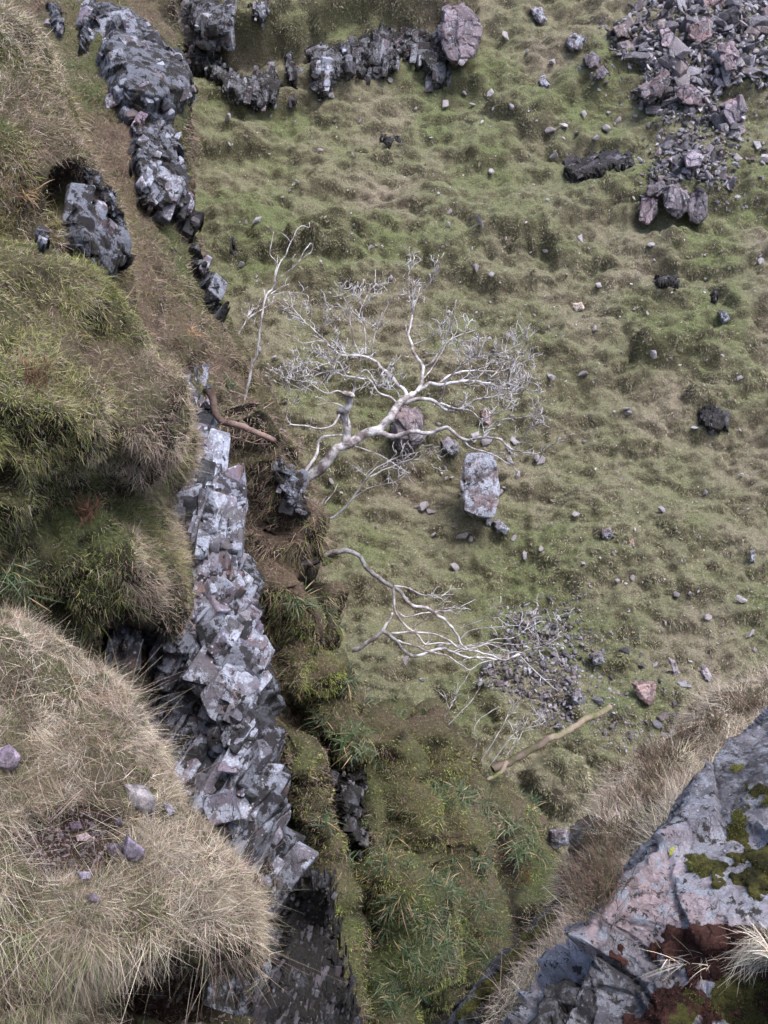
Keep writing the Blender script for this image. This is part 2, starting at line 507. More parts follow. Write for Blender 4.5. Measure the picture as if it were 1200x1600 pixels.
ridge_rows = [
    rw(-200, (-400, 27), (0, 25), (100, 24.5), (180, 24.5), (245, 26), (250, -150, 29), (200, 0, 34)),
    rw(0, (-400, 23), (0, 21), (100, 21), (190, 21.5), (262, 23), (262, 60, 26.5), (220, 200, 31)),
    rw(170, (-400, 20), (0, 18.3), (120, 18.5), (220, 18.8), (285, 20), (280, 230, 24), (240, 350, 29)),
    rw(350, (-400, 18), (0, 16.3), (120, 16.5), (220, 16.5), (288, 18.5), (278, 420, 22), (240, 520, 27)),
    rw(500, (-400, 17), (0, 15), (150, 15.2), (270, 15.5), (352, 17.5), (342, 570, 21), (300, 680, 25)),
    rw(650, (-400, 16), (0, 14.5), (200, 14.8), (330, 15.3), (430, 655, 17.2), (422, 720, 20.5), (380, 820, 24)),
    rw(800, (-400, 16), (0, 15), (220, 15.2), (380, 15.5), (482, 17.4), (474, 870, 20), (430, 950, 23)),
    rw(950, (-400, 16.5), (0, 16), (250, 16), (420, 16), (522, 18), (514, 1010, 20.3), (480, 1080, 22.5)),
    rw(1080, (-400, 16.5), (0, 16.3), (300, 16.3), (480, 16.5), (640, 18.8), (632, 1130, 20.5), (600, 1200, 22.5)),
    rw(1220, (-400, 16.5), (0, 16.5), (350, 16.5), (560, 17), (778, 19.5), (770, 1260, 21.2), (740, 1330, 23)),
    rw(1340, (-400, 16.5), (0, 16.5), (400, 16.5), (630, 17.0), (862, 19.6), (858, 1370, 21.3), (830, 1420, 23)),
    rw(1460, (-400, 16), (0, 16), (400, 16), (620, 16.4), (850, 18.4), (868, 1490, 20.5), (860, 1550, 22)),
    rw(1620, (-400, 15.5), (0, 15.5), (380, 15.4), (600, 15.7), (800, 17), (850, 1660, 19.5), (860, 1750, 21)),
    rw(1850, (-400, 15), (0, 15), (380, 14.6), (600, 14.8), (800, 15.6), (850, 1880, 17.5), (860, 1950, 19)),
]
def ribs(P):
    px, py, d = project(P)
    return px, py
Gr = net(ridge_rows, 560, 380)
# vertical mossy ribs and steps on the lower flank
pxr, pyr, _ = project(Gr)
lower = sstep(850, 1050, pyr) * sstep(420, 520, pxr)
Nr = grid_normals(Gr)
Nr = Nr * facing_sign(Gr, Nr)
RIBS = [([(668, 1150), (702, 1190), (722, 1260), (735, 1335)], 44, .8), ([(595, 1150), (620, 1200), (648, 1280), (668, 1350)], 40, .8), ([(785, 1235), (830, 1290), (852, 1350), (850, 1400)], 44, .7),
        ([(500, 1050), (530, 1110), (542, 1175)], 40, .7), ([(462, 1170), (490, 1260), (515, 1340), (530, 1400)], 34, .7), ([(600, 1370), (628, 1440), (640, 1510)], 42, 1.0),
        ([(540, 1470), (558, 1620)], 34, .6), ([(742, 1365), (765, 1440), (770, 1500)], 40, .7), ([(592, 1205), (600, 1270), (592, 1335)], 26, .5), ([(425, 905), (460, 980), (475, 1060)], 30, .45),
        ([(690, 1390), (705, 1460), (700, 1540)], 36, .6), ([(560, 1010), (600, 1060), (640, 1100)], 30, .15), ([(770, 1180), (800, 1230)], 24, .5), ([(515, 930), (530, 980)], 22, .4),
        ([(620, 1530), (640, 1640)], 40, .7), ([(400, 720), (425, 790), (440, 850), (455, 880)], 26, .5), ([(350, 660), (385, 715)], 24, .5)]
def rib_field(P, px=None, py=None):
    if px is None: px, py, _ = project(P)
    wx = px + 16 * fbm(P, 1.0, 4, 87); wy = py + 16 * fbm(P, 1.0, 3, 88)
    rib = np.zeros(len(P))
    for pl, rr, hh in RIBS:
        dm = np.full(len(P), 1e9)
        for (x0, y0), (x1, y1) in zip(pl[:-1], pl[1:]):
            ex, ey = x1 - x0, y1 - y0
            t = np.clip(((wx - x0) * ex + (wy - y0) * ey) / (ex * ex + ey * ey), 0, 1)
            dm = np.minimum(dm, np.hypot(wx - x0 - t * ex, wy - y0 - t * ey))
        rib = np.maximum(rib, hh * np.clip(1 - (dm / rr) ** 2, 0, 1) ** 0.5)
    return rib, wx, wy
gp = Gr.reshape(-1, 3)
rib, wx, wy = rib_field(gp, pxr.ravel(), pyr.ravel())
cav = 0
for cx, cy, rx, ry, dep in [(474, 903, 24, 24, 1.0), (560, 1330, 34, 30, .5), (690, 1545, 30, 20, .3), (400, 870, 18, 26, .4), (345, 720, 16, 30, .4), (545, 1255, 24, 50, .5)]:
    cav = cav + dep * (1 - sstep(0.7, 1.05, np.hypot((wx - cx) / rx, (wy - cy) / ry)))
lf = lower.ravel()
Gr = Gr + Nr * (1.6 * rib - 0.8 * lf + lf * (0.3 * fbm(gp, 1.2, 3, 89)) - cav).reshape(Gr.shape[:2])[..., None]
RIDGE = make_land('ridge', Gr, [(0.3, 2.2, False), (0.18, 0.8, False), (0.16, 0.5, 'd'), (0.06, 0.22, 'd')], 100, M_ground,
                  lambda V, n, t: lerp(soil(V, n, t), PEAT_AND_SHADE * 1.1, 0.8 * sstep(1100, 1200, project(V)[1]) * sstep(420, 480, project(V)[0]) * sstep(0.3, 0.05, rib_field(V)[0])))  # shade painted into the ground colour of the valleys between ribs

bank_rows = [
    rw(0, (-500, 60, 19), (-150, 80, 19), (-50, 110, 19.5), (20, 140, 20), (40, 200, 21)),
    rw(0, (-500, -50, 12), (-150, -5, 12.5), (0, 22, 13), (52, 55, 14.5), (70, 110, 18)),
    rw(0, (-500, 100, 11), (-150, 110, 11.5), (0, 120, 12), (112, 135, 13.7), (115, 190, 17.5)),
    rw(0, (-500, 220, 10.5), (-150, 230, 11), (30, 240, 11.6), (165, 255, 13.5), (155, 330, 17)),
    rw(0, (-500, 340, 10.5), (-150, 345, 11), (50, 345, 11.8), (200, 360, 13.7), (190, 430, 17)),
    rw(0, (-500, 460, 10.5), (-150, 460, 11), (60, 460, 12), (205, 480, 14), (195, 560, 17)),
    rw(0, (-500, 640, 11), (-150, 640, 12), (60, 640, 13), (200, 640, 14.4), (190, 700, 17)),
]
BANK = make_land('grass_bank', net(bank_rows, 260, 220, lambda x, y, d: (x - 22 * min(1, max(0, (x + 50) / 200)), y + (10 if y < 100 else 0), d)), [(0.3, 1.6, False), (0.1, 0.55, False), (0.17, 0.55, 'd'), (0.06, 0.2, 'd')], 200, M_ground, soil, dents=[(100, 300, 34, 42, 0.6)])

knoll_rows = [
    rw(0, (-500, 420, 15), (0, 470, 15), (120, 540, 15), (200, 620, 15.3), (250, 700, 15.6), (250, 740, 16)),
    rw(0, (-500, 290, 9), (-100, 345, 9.2), (60, 392, 9.7), (165, 462, 10.3), (245, 545, 11.1), (262, 600, 14)),
    rw(0, (-500, 450, 8.2), (-100, 480, 8.4), (70, 520, 8.8), (205, 575, 9.6), (295, 620, 10.7), (300, 670, 14)),
    rw(0, (-500, 600, 8), (-100, 620, 8.2), (80, 650, 8.5), (215, 685, 9.2), (300, 702, 10.5), (300, 745, 14)),
    rw(0, (-500, 730, 8.1), (-100, 745, 8.5), (80, 760, 9.3), (190, 762, 10.4), (250, 770, 11.3), (260, 800, 14)),
    rw(0, (-500, 850, 8.6), (-100, 860, 9), (80, 860, 9.7), (190, 850, 9.9), (278, 870, 10.7), (285, 920, 14)),
    rw(0, (-500, 940, 8.9), (-100, 950, 9.3), (80, 960, 10.4), (180, 955, 10.3), (280, 950, 10.9), (275, 1000, 14)),
    rw(0, (-500, 1080, 9.4), (-100, 1080, 10), (80, 1080, 11.2), (180, 1070, 11.6), (240, 1060, 12.0), (250, 1110, 14.5)),
    rw(0, (-500, 1300, 9.8), (-100, 1300, 10.4), (80, 1300, 11.8), (180, 1300, 12.2), (240, 1300, 12.6), (250, 1320, 15)),
]
KNOLL = make_land('grass_knoll', net(knoll_rows, 360, 240, lambda x, y, d: (x - 34 * min(1, max(0, (x + 50) / 300)), y + (14 if y < 480 and d < 12.5 else 0), d)), [(0.32, 1.2, False), (0.12, 0.5, False), (0.22, 0.5, 'd'), (0.06, 0.16, 'd')], 300, M_ground, soil, dents=[(205, 1000, 50, 35, 0.3), (10, 740, 30, 30, 0.3)])

knoll2_rows = [
    rw(0, (-500, 1000, 11.5), (0, 1050, 11.5), (60, 1110, 11.5), (120, 1190, 11.5), (180, 1260, 11.6), (200, 1300, 12)),
    rw(0, (-500, 885, 7.4), (-100, 922, 7.5), (30, 955, 7.6), (138, 1043, 7.9), (212, 1128, 8.1), (222, 1200, 10.5)),
    rw(0, (-500, 1050, 6.6), (-100, 1080, 6.7), (60, 1110, 6.9), (200, 1165, 7.2), (308, 1228, 7.9), (312, 1300, 10.5)),
    rw(0, (-500, 1200, 6.2), (-100, 1220, 6.3), (80, 1250, 6.6), (240, 1290, 6.8), (380, 1335, 7.6), (385, 1420, 10.5)),
    rw(0, (-500, 1350, 6), (-100, 1360, 6.1), (80, 1380, 6.2), (260, 1410, 6.4), (436, 1435, 7.3), (430, 1500, 10.5)),
    rw(0, (-500, 1480, 6), (-100, 1485, 6.1), (80, 1490, 6.2), (250, 1480, 6.5), (430, 1500, 7.3), (430, 1560, 10.5)),
    rw(0, (-500, 1560, 6.0), (-100, 1560, 6.2), (80, 1560, 6.4), (240, 1530, 7.6), (400, 1540, 8.3), (440, 1620, 10.5)),
    rw(0, (-500, 1680, 6), (-100, 1680, 6.3), (80, 1680, 6.5), (240, 1680, 7.4), (400, 1680, 7.9), (440, 1720, 10.5)),
    rw(0, (-500, 1900, 5.6), (-100, 1900, 6), (80, 1900, 6.2), (240, 1900, 6.8), (400, 1900, 7.2), (440, 1920, 10)),
]
KNOLL2 = make_land('near_knoll', net(knoll2_rows, 420, 300, lambda x, y, d: (x - 32 * min(1, max(0, (x + 50) / 300)), y + (12 if y < 1300 else 0), d)), [(0.24, 1.0, False), (0.06, 0.35, False), (0.12, 0.36, 'd'), (0.045, 0.13, 'd')], 400, M_ground, soil, dents=[(105, 1315, 92, 58, 0.13), (215, 1165, 20, 10, 0.05), (60, 1140, 26, 9, 0.05), (210, 1205, 14, 22, 0.06), (330, 1420, 30, 14, 0.06), (170, 1440, 40, 12, 0.06), (60, 1480, 30, 14, 0.05), (310, 1548, 135, 62, 0.45)])

rb_rows = [
    rw(0, (1050, 1100, 17), (1100, 1040, 14), (1180, 980, 14), (1300, 930, 14), (1600, 900, 14)),
    rw(0, (1040, 1150, 16), (1085, 1085, 11), (1150, 1060, 10.5), (1300, 1030, 10), (1600, 980, 10)),
    rw(0, (960, 1240, 15), (965, 1190, 10), (1060, 1180, 9.2), (1200, 1150, 8.7), (1600, 1100, 8.5)),
    rw(0, (880, 1350, 14), (905, 1305, 9), (990, 1295, 8.1), (1100, 1290, 7.6), (1500, 1290, 7.5)),
    rw(0, (850, 1460, 13), (865, 1420, 8.4), (935, 1415, 7.5), (1030, 1410, 7), (1400, 1410, 7)),
    rw(0, (740, 1580, 12), (775, 1520, 7.6), (880, 1512, 6.7), (980, 1510, 6.3), (1350, 1510, 6.3)),
    rw(0, (640, 1700, 11), (690, 1635, 7.2), (830, 1620, 6.2), (950, 1620, 5.8), (1300, 1620, 5.8)),
    rw(0, (550, 1900, 10), (600, 1850, 6.8), (760, 1840, 5.8), (900, 1840, 5.5), (1250, 1840, 5.5)),
]
RBANK = make_land('right_bank', net(rb_rows, 300, 220, lambda x, y, d: (x + 14, y + 22 + 45 * min(1, max(0, (x - 1000) / 200)) * (y < 1250), d)), [(0.14, 1.2, False), (0.06, 0.4, False), (0.1, 0.32, 'd')], 500, M_ground, soil)

# ------------------------------------------------------------------ rock colour helper
def rock_cols(V, tone, base=(0.15, 0.13, 0.15), var=0.5):
    t = np.clip(tone, 0, 1)
    c = np.array(base) * np.clip(1 + (t - 0.5) * 2.6 * var, 0.35, 2)[:, None]
    warm = sstep(0.1, 0.5, fbm(V, 0.9, 3, 12))
    c = c * (1 + np.outer(warm, (0.25, 0.02, -0.08)))
    return np.where((tone < 0)[:, None], np.array((0.022, 0.018, 0.014)), c)


# ------------------------------------------------------------------ jointed rock: angular blocks set along common joint planes
def block_shapes(n, seed):
    r = np.random.default_rng(seed); out = []
    for _ in range(n):
        bm = bmesh.new()
        for sx in (-1, 1):
            for sy in (-1, 1):
                for sz in (-1, 1):
                    p = np.array([sx, sy, sz], float) * (1 - 0.42 * r.random(3))
                    if r.random() < 0.4:      # a broken corner
                        for k in range(3):
                            q = p.copy(); q[k] *= 0.25 + 0.5 * r.random(); bm.verts.new(Vector(q))
                    else: bm.verts.new(Vector(p))
        bmesh.ops.convex_hull(bm, input=bm.verts)
        for v in [v for v in bm.verts if not v.link_faces]: bm.verts.remove(v)
        bmesh.ops.bevel(bm, geom=list(bm.edges), offset=0.045, segments=1, affect='EDGES')
        bmesh.ops.triangulate(bm, faces=bm.faces)
        bm.verts.index_update()
        out.append((np.array([v.co[:] for v in bm.verts]), np.array([[v.index for v in f.verts] for f in bm.faces])))
        bm.free()
    return out
BS = block_shapes(22, 3)
def img_dir(x, y):
    v = np.array([x, -y * SP, -y * CP]); return v / np.linalg.norm(v)

def make_blocks(C, N, dims, bdir, seed, base, nbig=1.0, sink=0.35, jit=0.13, var=0.8):
    """C: centres on the surface, N: local normals; dims: (across the joints, along them, depth)"""
    r = np.random.default_rng(seed); navg = N.mean(0); navg /= np.linalg.norm(navg)
    Vs, Fs, Cs = [], [], []; o = 0
    scl = 0.62 + 0.42 * sstep(-0.1, 0.3, fbm(C, 0.9, 2, seed + 7)); blk = fbm(C, 1.6, 3, seed + 8)
    for i in range(len(C)):
        n = navg * 0.55 + N[i] * 0.45 + r.normal(size=3) * jit; n /= np.linalg.norm(n)
        bd = np.asarray(bdir(C[i]) if callable(bdir) else bdir) + r.normal(size=3) * 0.09
        b = bd - n * bd.dot(n); b /= np.linalg.norm(b)
        l = np.cross(n, b)
        k = min(1.35, 0.42 * math.exp(0.6 * r.normal())) * nbig
        k = max(0.2, k) * scl[i]
        s = np.array([dims[0] * (0.6 + 0.8 * r.random()), dims[1] * (0.6 + 0.8 * r.random()), dims[2] * (0.6 + 0.6 * r.random())]) * k
        V, F = BS[r.integers(len(BS))]
        P = (V * s) @ np.stack([b, l, n]) + C[i] - n * s[2] * (sink + 0.9 * r.random() * (1 - sink))
        Vs.append(P); Fs.append(F + o); o += len(P)
        t = 1 + (r.random() - 0.5) * var
        if r.random() < 0.06 + 0.35 * (blk[i] > 0.22): t = 0.22
        Cs.append(np.tile(np.array(base) * t * (1 + r.normal(size=3) * 0.04), (len(P), 1)))
    return np.concatenate(Vs), np.concatenate(Fs), np.concatenate(Cs)

def quads_to_tris(F): return np.concatenate([F[:, [0, 1, 2]], F[:, [0, 2, 3]]])

def swap_mesh(o, V, F, cols, mat):
    me = np_mesh(o.name.split('.')[0], V, F, cols, smooth=False)
    old = o.data; o.data = me; me.materials.append(mat); bpy.data.meshes.remove(old)

# main cliff tower: a land net with fracture displacement
cliff_rows = [
    rw(560, (200, 16), (250, 15.7), (290, 15.6), (318, 15.8), (310, 590, 17.5)),
    rw(640, (200, 15), (255, 14.4), (298, 14.3), (333, 14.8), (330, 670, 17)),
    rw(710, (190, 13.6), (250, 13.2), (305, 13.1), (355, 13.9), (350, 750, 16.8)),
    rw(790, (190, 13), (250, 12.6), (330, 12.6), (397, 13.3), (390, 835, 16.8)),
    rw(900, (190, 12.8), (270, 12.3), (350, 12.2), (405, 13.0), (402, 950, 16.5)),
    rw(1030, (190, 12.6), (270, 12.1), (360, 11.8), (428, 12.6), (424, 1070, 16.2)),
    rw(1150, (190, 12.4), (280, 11.9), (380, 11.5), (450, 12.2), (446, 1190, 16)),
    rw(1270, (220, 12.1), (310, 11.7), (400, 11.3), (450, 12), (446, 1310, 15.8)),
    rw(1350, (250, 12), (330, 11.8), (400, 11.5), (437, 12.2), (436, 1390, 15.5)),
    rw(1430, (250, 12.2), (360, 12.1), (430, 12.4), (490, 13.2), (500, 1460, 15.8)),
    rw(1530, (250, 12.2), (370, 12.1), (450, 12.4), (515, 13.2), (522, 1560, 15.5)),
    rw(1680, (250, 12), (380, 12), (470, 12.3), (540, 13.2), (545, 1700, 15.5)),
]
def cleft(tone, g):
    """clefts hold dark soil and black lichen: marked by a negative tone"""
    return np.where(g > 0.5, -1.0, tone)
Rc = rot(0, 24, 20)
def cliff_rock(V, P):
    a, ta = facet(V, (0.5, 1.1, 1.2), Rc, 1, 0.75, 1.3, 0.2, 0.07)
    b, tb = facet(V, (0.2, 0.45, 0.42), Rc, 2, 0.24, 1.6, 0.4, 0.08)
    c, tc = facet(V, (0.09, 0.14, 0.13), Rc @ rot(0, 30, 10), 3, 0.06, 1.2, 0.4, 0.15)
    st, g = strata(V, Rc, 0.62, 0.24, 8)
    s2, g2 = strata(V, Rc @ rot(0, 6, 4), 0.23, 0.06, 9)
    Rd = rot(0, 36, 12); qx, qy, _ = project(P); lowc = sstep(930, 1050, qy)
    s3, g3 = strata(V, Rd, 0.44, 0.2, 31, -0.25)
    s2 = s2 + s3 * lowc; g = np.maximum(g, g3 * lowc)
    return 0.3 * a + 0.25 * b + 0.4 * c + 0.8 * st + 0.6 * s2 - 0.05, cleft(0.4 * ta + 0.4 * tb + 0.2 * tc, g)
CLIFF = make_land('cliff', net(cliff_rows, 640, 300), [(0.12, 0.9, False)], 600, M_rock_cliff,
                  lambda V, n, t: rock_cols(V, t), kind=None, rock=cliff_rock, rockoff=0.25,
                  label='tall lichen-grey cliff with slanting dark cracks standing left of the bare trees', cat='cliff')

def cliff_blocks():
    L = CLIFF
    nr, nc = 640, 300
    G0 = net(cliff_rows, nr, nc); N0 = grid_normals(G0); N0 = (N0 * facing_sign(G0, N0)).reshape(-1, 3)
    px, py, d = project(L.V)
    r = np.random.default_rng(77)
    vis = (-(N0 * L.V).sum(1) / np.linalg.norm(L.V, axis=1)).clip(0.05, 1)
    T = L.V.reshape(nr, nc, 3)
    ar = np.linalg.norm(np.cross(np.gradient(T, axis=0), np.gradient(T, axis=1)), axis=-1).ravel()
    w = ar * vis / d ** 2 * (py > 590) * (py < 1390); w = w * (vis > 0.1)
    idx = r.choice(len(w), 5600, p=w / w.sum())
    bd = lambda c: img_dir(0.97, 0.14) if project(c[None])[1][0] < 900 + 60 * math.sin(c[2] * 3) else img_dir(0.85, 0.52)
    V, F, C = make_blocks(L.V[idx], N0[idx], (0.125, 0.34, 0.13), bd, 5, (0.145, 0.14, 0.165), sink=0.72, jit=0.24, var=1.3)
    Fl = quads_to_tris(L.F)
    cols = np.tile(np.array((0.05, 0.045, 0.043)), (len(L.V), 1)) * (0.7 + 0.6 * r.random((len(L.V), 1)))
    swap_mesh(L.o, np.concatenate([L.V, V]), np.concatenate([Fl, F + len(L.V)]), np.concatenate([cols, C]), M_rock_cliff)
cliff_blocks()

near_rows = [
    rw(0, (1150, 1180, 10), (1262, 1060, 7), (1330, 1030, 6.6), (1600, 980, 6.4), (2300, 980, 6.4)),
    rw(0, (1110, 1270, 9.6), (1118, 1188, 6.1), (1200, 1175, 5.6), (1600, 1150, 5.2), (2300, 1150, 5.2)),
    rw(0, (1040, 1370, 9), (1040, 1290, 5.6), (1130, 1290, 5.0), (1600, 1280, 4.6), (2300, 1280, 4.6)),
    rw(0, (955, 1480, 8), (958, 1395, 5.2), (1060, 1400, 4.7), (1600, 1400, 4.3), (2300, 1400, 4.3)),
    rw(0, (905, 1560, 7.5), (912, 1490, 5), (1020, 1490, 4.65), (1600, 1490, 4.1), (2300, 1490, 4.1)),
    rw(0, (820, 1650, 7), (835, 1585, 4.9), (990, 1590, 4.5), (1600, 1590, 3.9), (2300, 1590, 3.9)),
    rw(0, (700, 1800, 6.6), (740, 1760, 4.7), (950, 1760, 4.2), (1600, 1760, 3.6), (2300, 1760, 3.6)),
    rw(0, (600, 2100, 6.4), (640, 2060, 4.5), (850, 2060, 4.0), (1600, 2060, 3.4), (2300, 2060, 3.4)),
]
Rn = rot(10, 35, 25)
def near_rock(V, P):
    a, ta = facet(V, (0.9, 0.5, 0.45), Rn, 5, 0.11, 1.0, 0.3, 0.05)
    b, tb = facet(V, (0.3, 0.2, 0.16), Rn, 6, 0.022, 1.3, 0.4, 0.08)
    c, tc = facet(V, (0.07, 0.06, 0.05), Rn, 7, 0.007, 1.2, 0.4, 0.15)
    px, py, _ = project(P)
    low = sstep(-20, 60, py - (1440 + 0 * px) )
    return a * (0.7 + 1.0 * low) + b * (0.6 + 2.2 * low) + c * (1 + low), 0.5 * ta + 0.3 * tb + 0.2 * tc
NEAR = make_land('lichen_slab', net(near_rows, 520, 520), [(0.06, 0.6, False), (0.015, 0.08, False)], 700, M_rock_near,
                 lambda V, n, t: rock_cols(V, t, (0.155, 0.155, 0.175), 0.6), kind=None, rock=near_rock,
                 label='big grey-pink lichen rock in the near lower right corner with moss cushions', cat='rock')

# ------------------------------------------------------------------ ray casting from photo positions
def hit(px, py, lands=None):
    best = None
    w = W(px, py, 1.0); dv = Vector(w).normalized()
    for L in (lands or LANDS):
        loc, nrm, idx, dist = L.bvh.ray_cast(Vector((0, 0, 0)), dv, 200)
        if loc is not None and (best is None or dist < best[2]):
            if nrm.dot(dv) > 0: nrm = -nrm
            best = (loc, nrm, dist, L)
    return best

# ------------------------------------------------------------------ rock outcrops raised out of a landform
ROCKMASK = []
def outcrop(poly, lands, thick, label, cat='rock outcrop', mat=None, size=(0.4, 0.9, 1.1), R=None, amp=0.4, step=1.6,
            base=(0.15, 0.13, 0.15), seed=1, name='rock_outcrop', fall=14, sink=0.25, lift=(0, 0, 0), group=None, wob=7, top_in=True, bd=(0.95, 0.3), big=1.0, cover=3.2):
    poly = np.array(poly, float)
    x0, y0 = poly.min(0) - 14; x1, y1 = poly.max(0) + 14
    xs = np.arange(x0, x1, step); ys = np.arange(y0, y1, step)
    X, Y = np.meshgrid(xs, ys)
    lands = lands if isinstance(lands, list) else [lands]
    P = np.zeros(X.shape + (3,)); ok = np.zeros(X.shape, bool)
    O = Vector((0, 0, 0))
    dirs = W(X, Y, 1.0)
    for i in range(X.shape[0]):
        for j in range(X.shape[1]):
            dv = Vector(dirs[i, j]).normalized()
            b = None
            for L in lands:
                loc, nn, ix, ds = L.bvh.ray_cast(O, dv, 200)
                if loc is not None and (b is None or ds < b[1]): b = (loc, ds)
            if b: P[i, j] = b[0]; ok[i, j] = True
    if not ok.all():
        dd = np.where(ok, project(P)[2], np.nan)
        while np.isnan(dd).any() and not np.isnan(dd).all():
            q = np.pad(dd, 1, constant_values=np.nan)
            st = np.stack([q[1:-1, :-2], q[1:-1, 2:], q[:-2, 1:-1], q[2:, 1:-1]])
            with np.errstate(all='ignore'):
                import warnings; warnings.simplefilter('ignore')
                f = np.nanmean(st, 0)
            dd = np.where(np.isnan(dd), f, dd)
        P = W(X, Y, dd)
    dd = project(P)[2]
    # a rock face never runs along the line of sight: limit how fast the depth may change
    mx = step * np.median(dd) / FPX * 1.6
    for _ in range(60):
        q = np.pad(dd, 1, mode='edge') + mx
        dd = np.minimum.reduce([dd, q[1:-1, :-2], q[1:-1, 2:], q[:-2, 1:-1] + mx * 0.6, q[2:, 1:-1] + mx * 0.6])
    # smooth the depth so that the rock has a mass of its own
    for _ in range(30):
        q = np.pad(dd, 1, mode='edge'); dd = (q[1:-1, 1:-1] + q[:-2, 1:-1] + q[2:, 1:-1] + q[1:-1, :-2] + q[1:-1, 2:]) / 5
    P = W(X, Y, dd)
    N = grid_normals(P)
    if (N * P).sum(-1).mean() > 0: N = -N
    Pf = P.reshape(-1, 3)
    sd = poly_sd(X, Y, poly).ravel() + fbm(Pf, 1.3, 4, seed + 50) * wob * 0.6
    view = -Pf / np.linalg.norm(Pf, axis=1, keepdims=True)
    D = N.reshape(-1, 3) * 0.5 + view * 0.6 + np.array(lift); D /= np.linalg.norm(D, axis=1, keepdims=True)
    R = Rc if R is None else R
    sz = np.array(size)
    a, ta = facet(Pf, sz, R, seed, amp, 1.0, 0.35, 0.09)
    b, tb = facet(Pf, sz * 0.42, R, seed + 1, amp * 0.5, 1.2, 0.4, 0.1)
    sts, stg = strata(Pf, R, sz[0] * 0.7, amp * 0.35, seed + 4)
    a = a + sts
    c, tc = facet(Pf, sz * 0.17, R @ rot(0, 25, 10), seed + 2, amp * 0.13, 1.2, 0.4, 0.15)
    ty = np.clip((Y.ravel() - poly[:, 1].min()) / max(1.0, np.ptp(poly[:, 1])), 0, 1)
    thick = thick * (0.45 + 0.55 * sstep(0, 0.6, ty)) if top_in else thick
    sd = sd + (tb - 0.5) * wob * 1.6 + (tc - 0.5) * wob * 0.6
    thick = thick * 0.7
    a, b, c = a * 0.35, b * 0.35, c * 0.5
    h = -sink + (thick + sink) * np.sqrt(sstep(0, fall, sd)) + (a + b + c) * sstep(0, fall * 0.5, sd)
    V = Pf + D * h[:, None]
    F = grid_faces(*X.shape, mask=sd > -3)
    if not len(F): return None
    pick_ = np.where(sd > 2)[0]
    rr_ = np.random.default_rng(seed)
    md_ = float(np.median(project(Pf[pick_])[2])) if len(pick_) else 10.0
    bpx = 0.3 * big * math.sqrt(sz[0] * sz[1]) * 1.15 / md_ * FPX * 1.6
    nb = int(np.clip(len(pick_) * step * step / max(9.0, bpx * bpx) * cover, 5, 900)) if cover else 1
    cidx = rr_.choice(pick_, nb) if len(pick_) else np.array([], int)
    if mat is M_rock_dark: base = (0.115, 0.11, 0.125)
    BV, BF, BC = make_blocks(V[cidx], (N.reshape(-1, 3) * 0.6 + view * 0.4)[cidx], (sz[0] * 0.42, sz[1] * 0.42, min(sz[0], sz[2]) * 0.42) if cover else (0.02, 0.02, 0.02), img_dir(*bd), seed, base, nbig=big, sink=0.55, jit=0.2, var=1.1)
    cols_ = np.tile(np.array((0.05, 0.045, 0.043)), (len(V), 1))
    V, F, (cols_,) = compact(V, F, [cols_])
    F = quads_to_tris(F)
    V, F, cols_ = np.concatenate([V, BV]), np.concatenate([F, BF + len(V)]), np.concatenate([cols_, BC])
    me = np_mesh(name, V, F, cols_, smooth=False)
    o = link(name, me, mat or M_rock_back)
    tag(o, label, cat, group)
    L = Land(); L.o, L.V, L.F, L.me, L.name = o, V, F, me, name
    L.bvh = BVHTree.FromPolygons(V.tolist(), F.tolist())
    L.N = None
    LANDS.append(L)
    ROCKMASK.append((poly, [q.name for q in lands]))
    return L

E1 = outcrop([(150, 20), (160, 0), (205, 5), (240, 30), (262, 75), (300, 115), (307, 150), (290, 178), (262, 190), (225, 200), (190, 190), (168, 150), (150, 90)], RIDGE, 0.95,
             'pale lichen-covered crag at the top left with an overhanging right edge', 'crag', seed=10, size=(1.1, 1.3, 1.0), amp=0.32, name='crag', fall=30, R=rot(20, -15, 10), bd=(0.45, 0.9), big=0.62)
outcrop([(195, 190), (280, 185), (278, 225), (286, 270), (292, 345), (266, 338), (240, 330), (222, 350), (212, 320), (205, 260)], RIDGE, 0.6,
        'stepped broken rock column hanging below the overhang of the top left crag', 'crag', seed=12, size=(0.3, 0.5, 0.4), amp=0.3, name='crag', fall=9, R=rot(10, 8, 0))
outcrop([(288, 372), (305, 380), (322, 420), (345, 455), (356, 492), (340, 492), (318, 450), (300, 410)], RIDGE, 0.5,
        'narrow pale rock rib on the ridge edge below the top left crag', seed=14, size=(0.4, 0.6, 0.7), amp=0.25)
outcrop([(282, 322), (310, 330), (318, 350), (308, 370), (288, 368)], RIDGE, 0.5,
        'small dark block of rock sticking out from the ridge edge below the crag', seed=15, mat=M_rock_dark, size=(0.4, 0.6, 0.5), amp=0.2)
outcrop([(70, 0), (92, 0), (102, 40), (98, 75), (82, 60), (75, 30)], RIDGE, 0.5, 'thin pale rock strip in brown grass at the top left corner', seed=16, size=(0.4, 0.6, 0.8), amp=0.3)
outcrop([(122, 0), (165, 0), (162, 25), (150, 45), (135, 95), (118, 85), (125, 40)], RIDGE, 0.5, 'rocky step beside the upper end of the top left crag', seed=17, size=(0.4, 0.6, 0.8), amp=0.3)
outcrop([(108, 322), (150, 312), (172, 345), (193, 405), (180, 422), (160, 430), (162, 458), (148, 448), (108, 395), (98, 350)], [BANK, RIDGE], 0.7,
        'blue-grey fractured rock outcrop in the grass bank at the left', seed=20, size=(0.5, 0.7, 0.6), amp=0.22, mat=M_rock_cliff, fall=8)
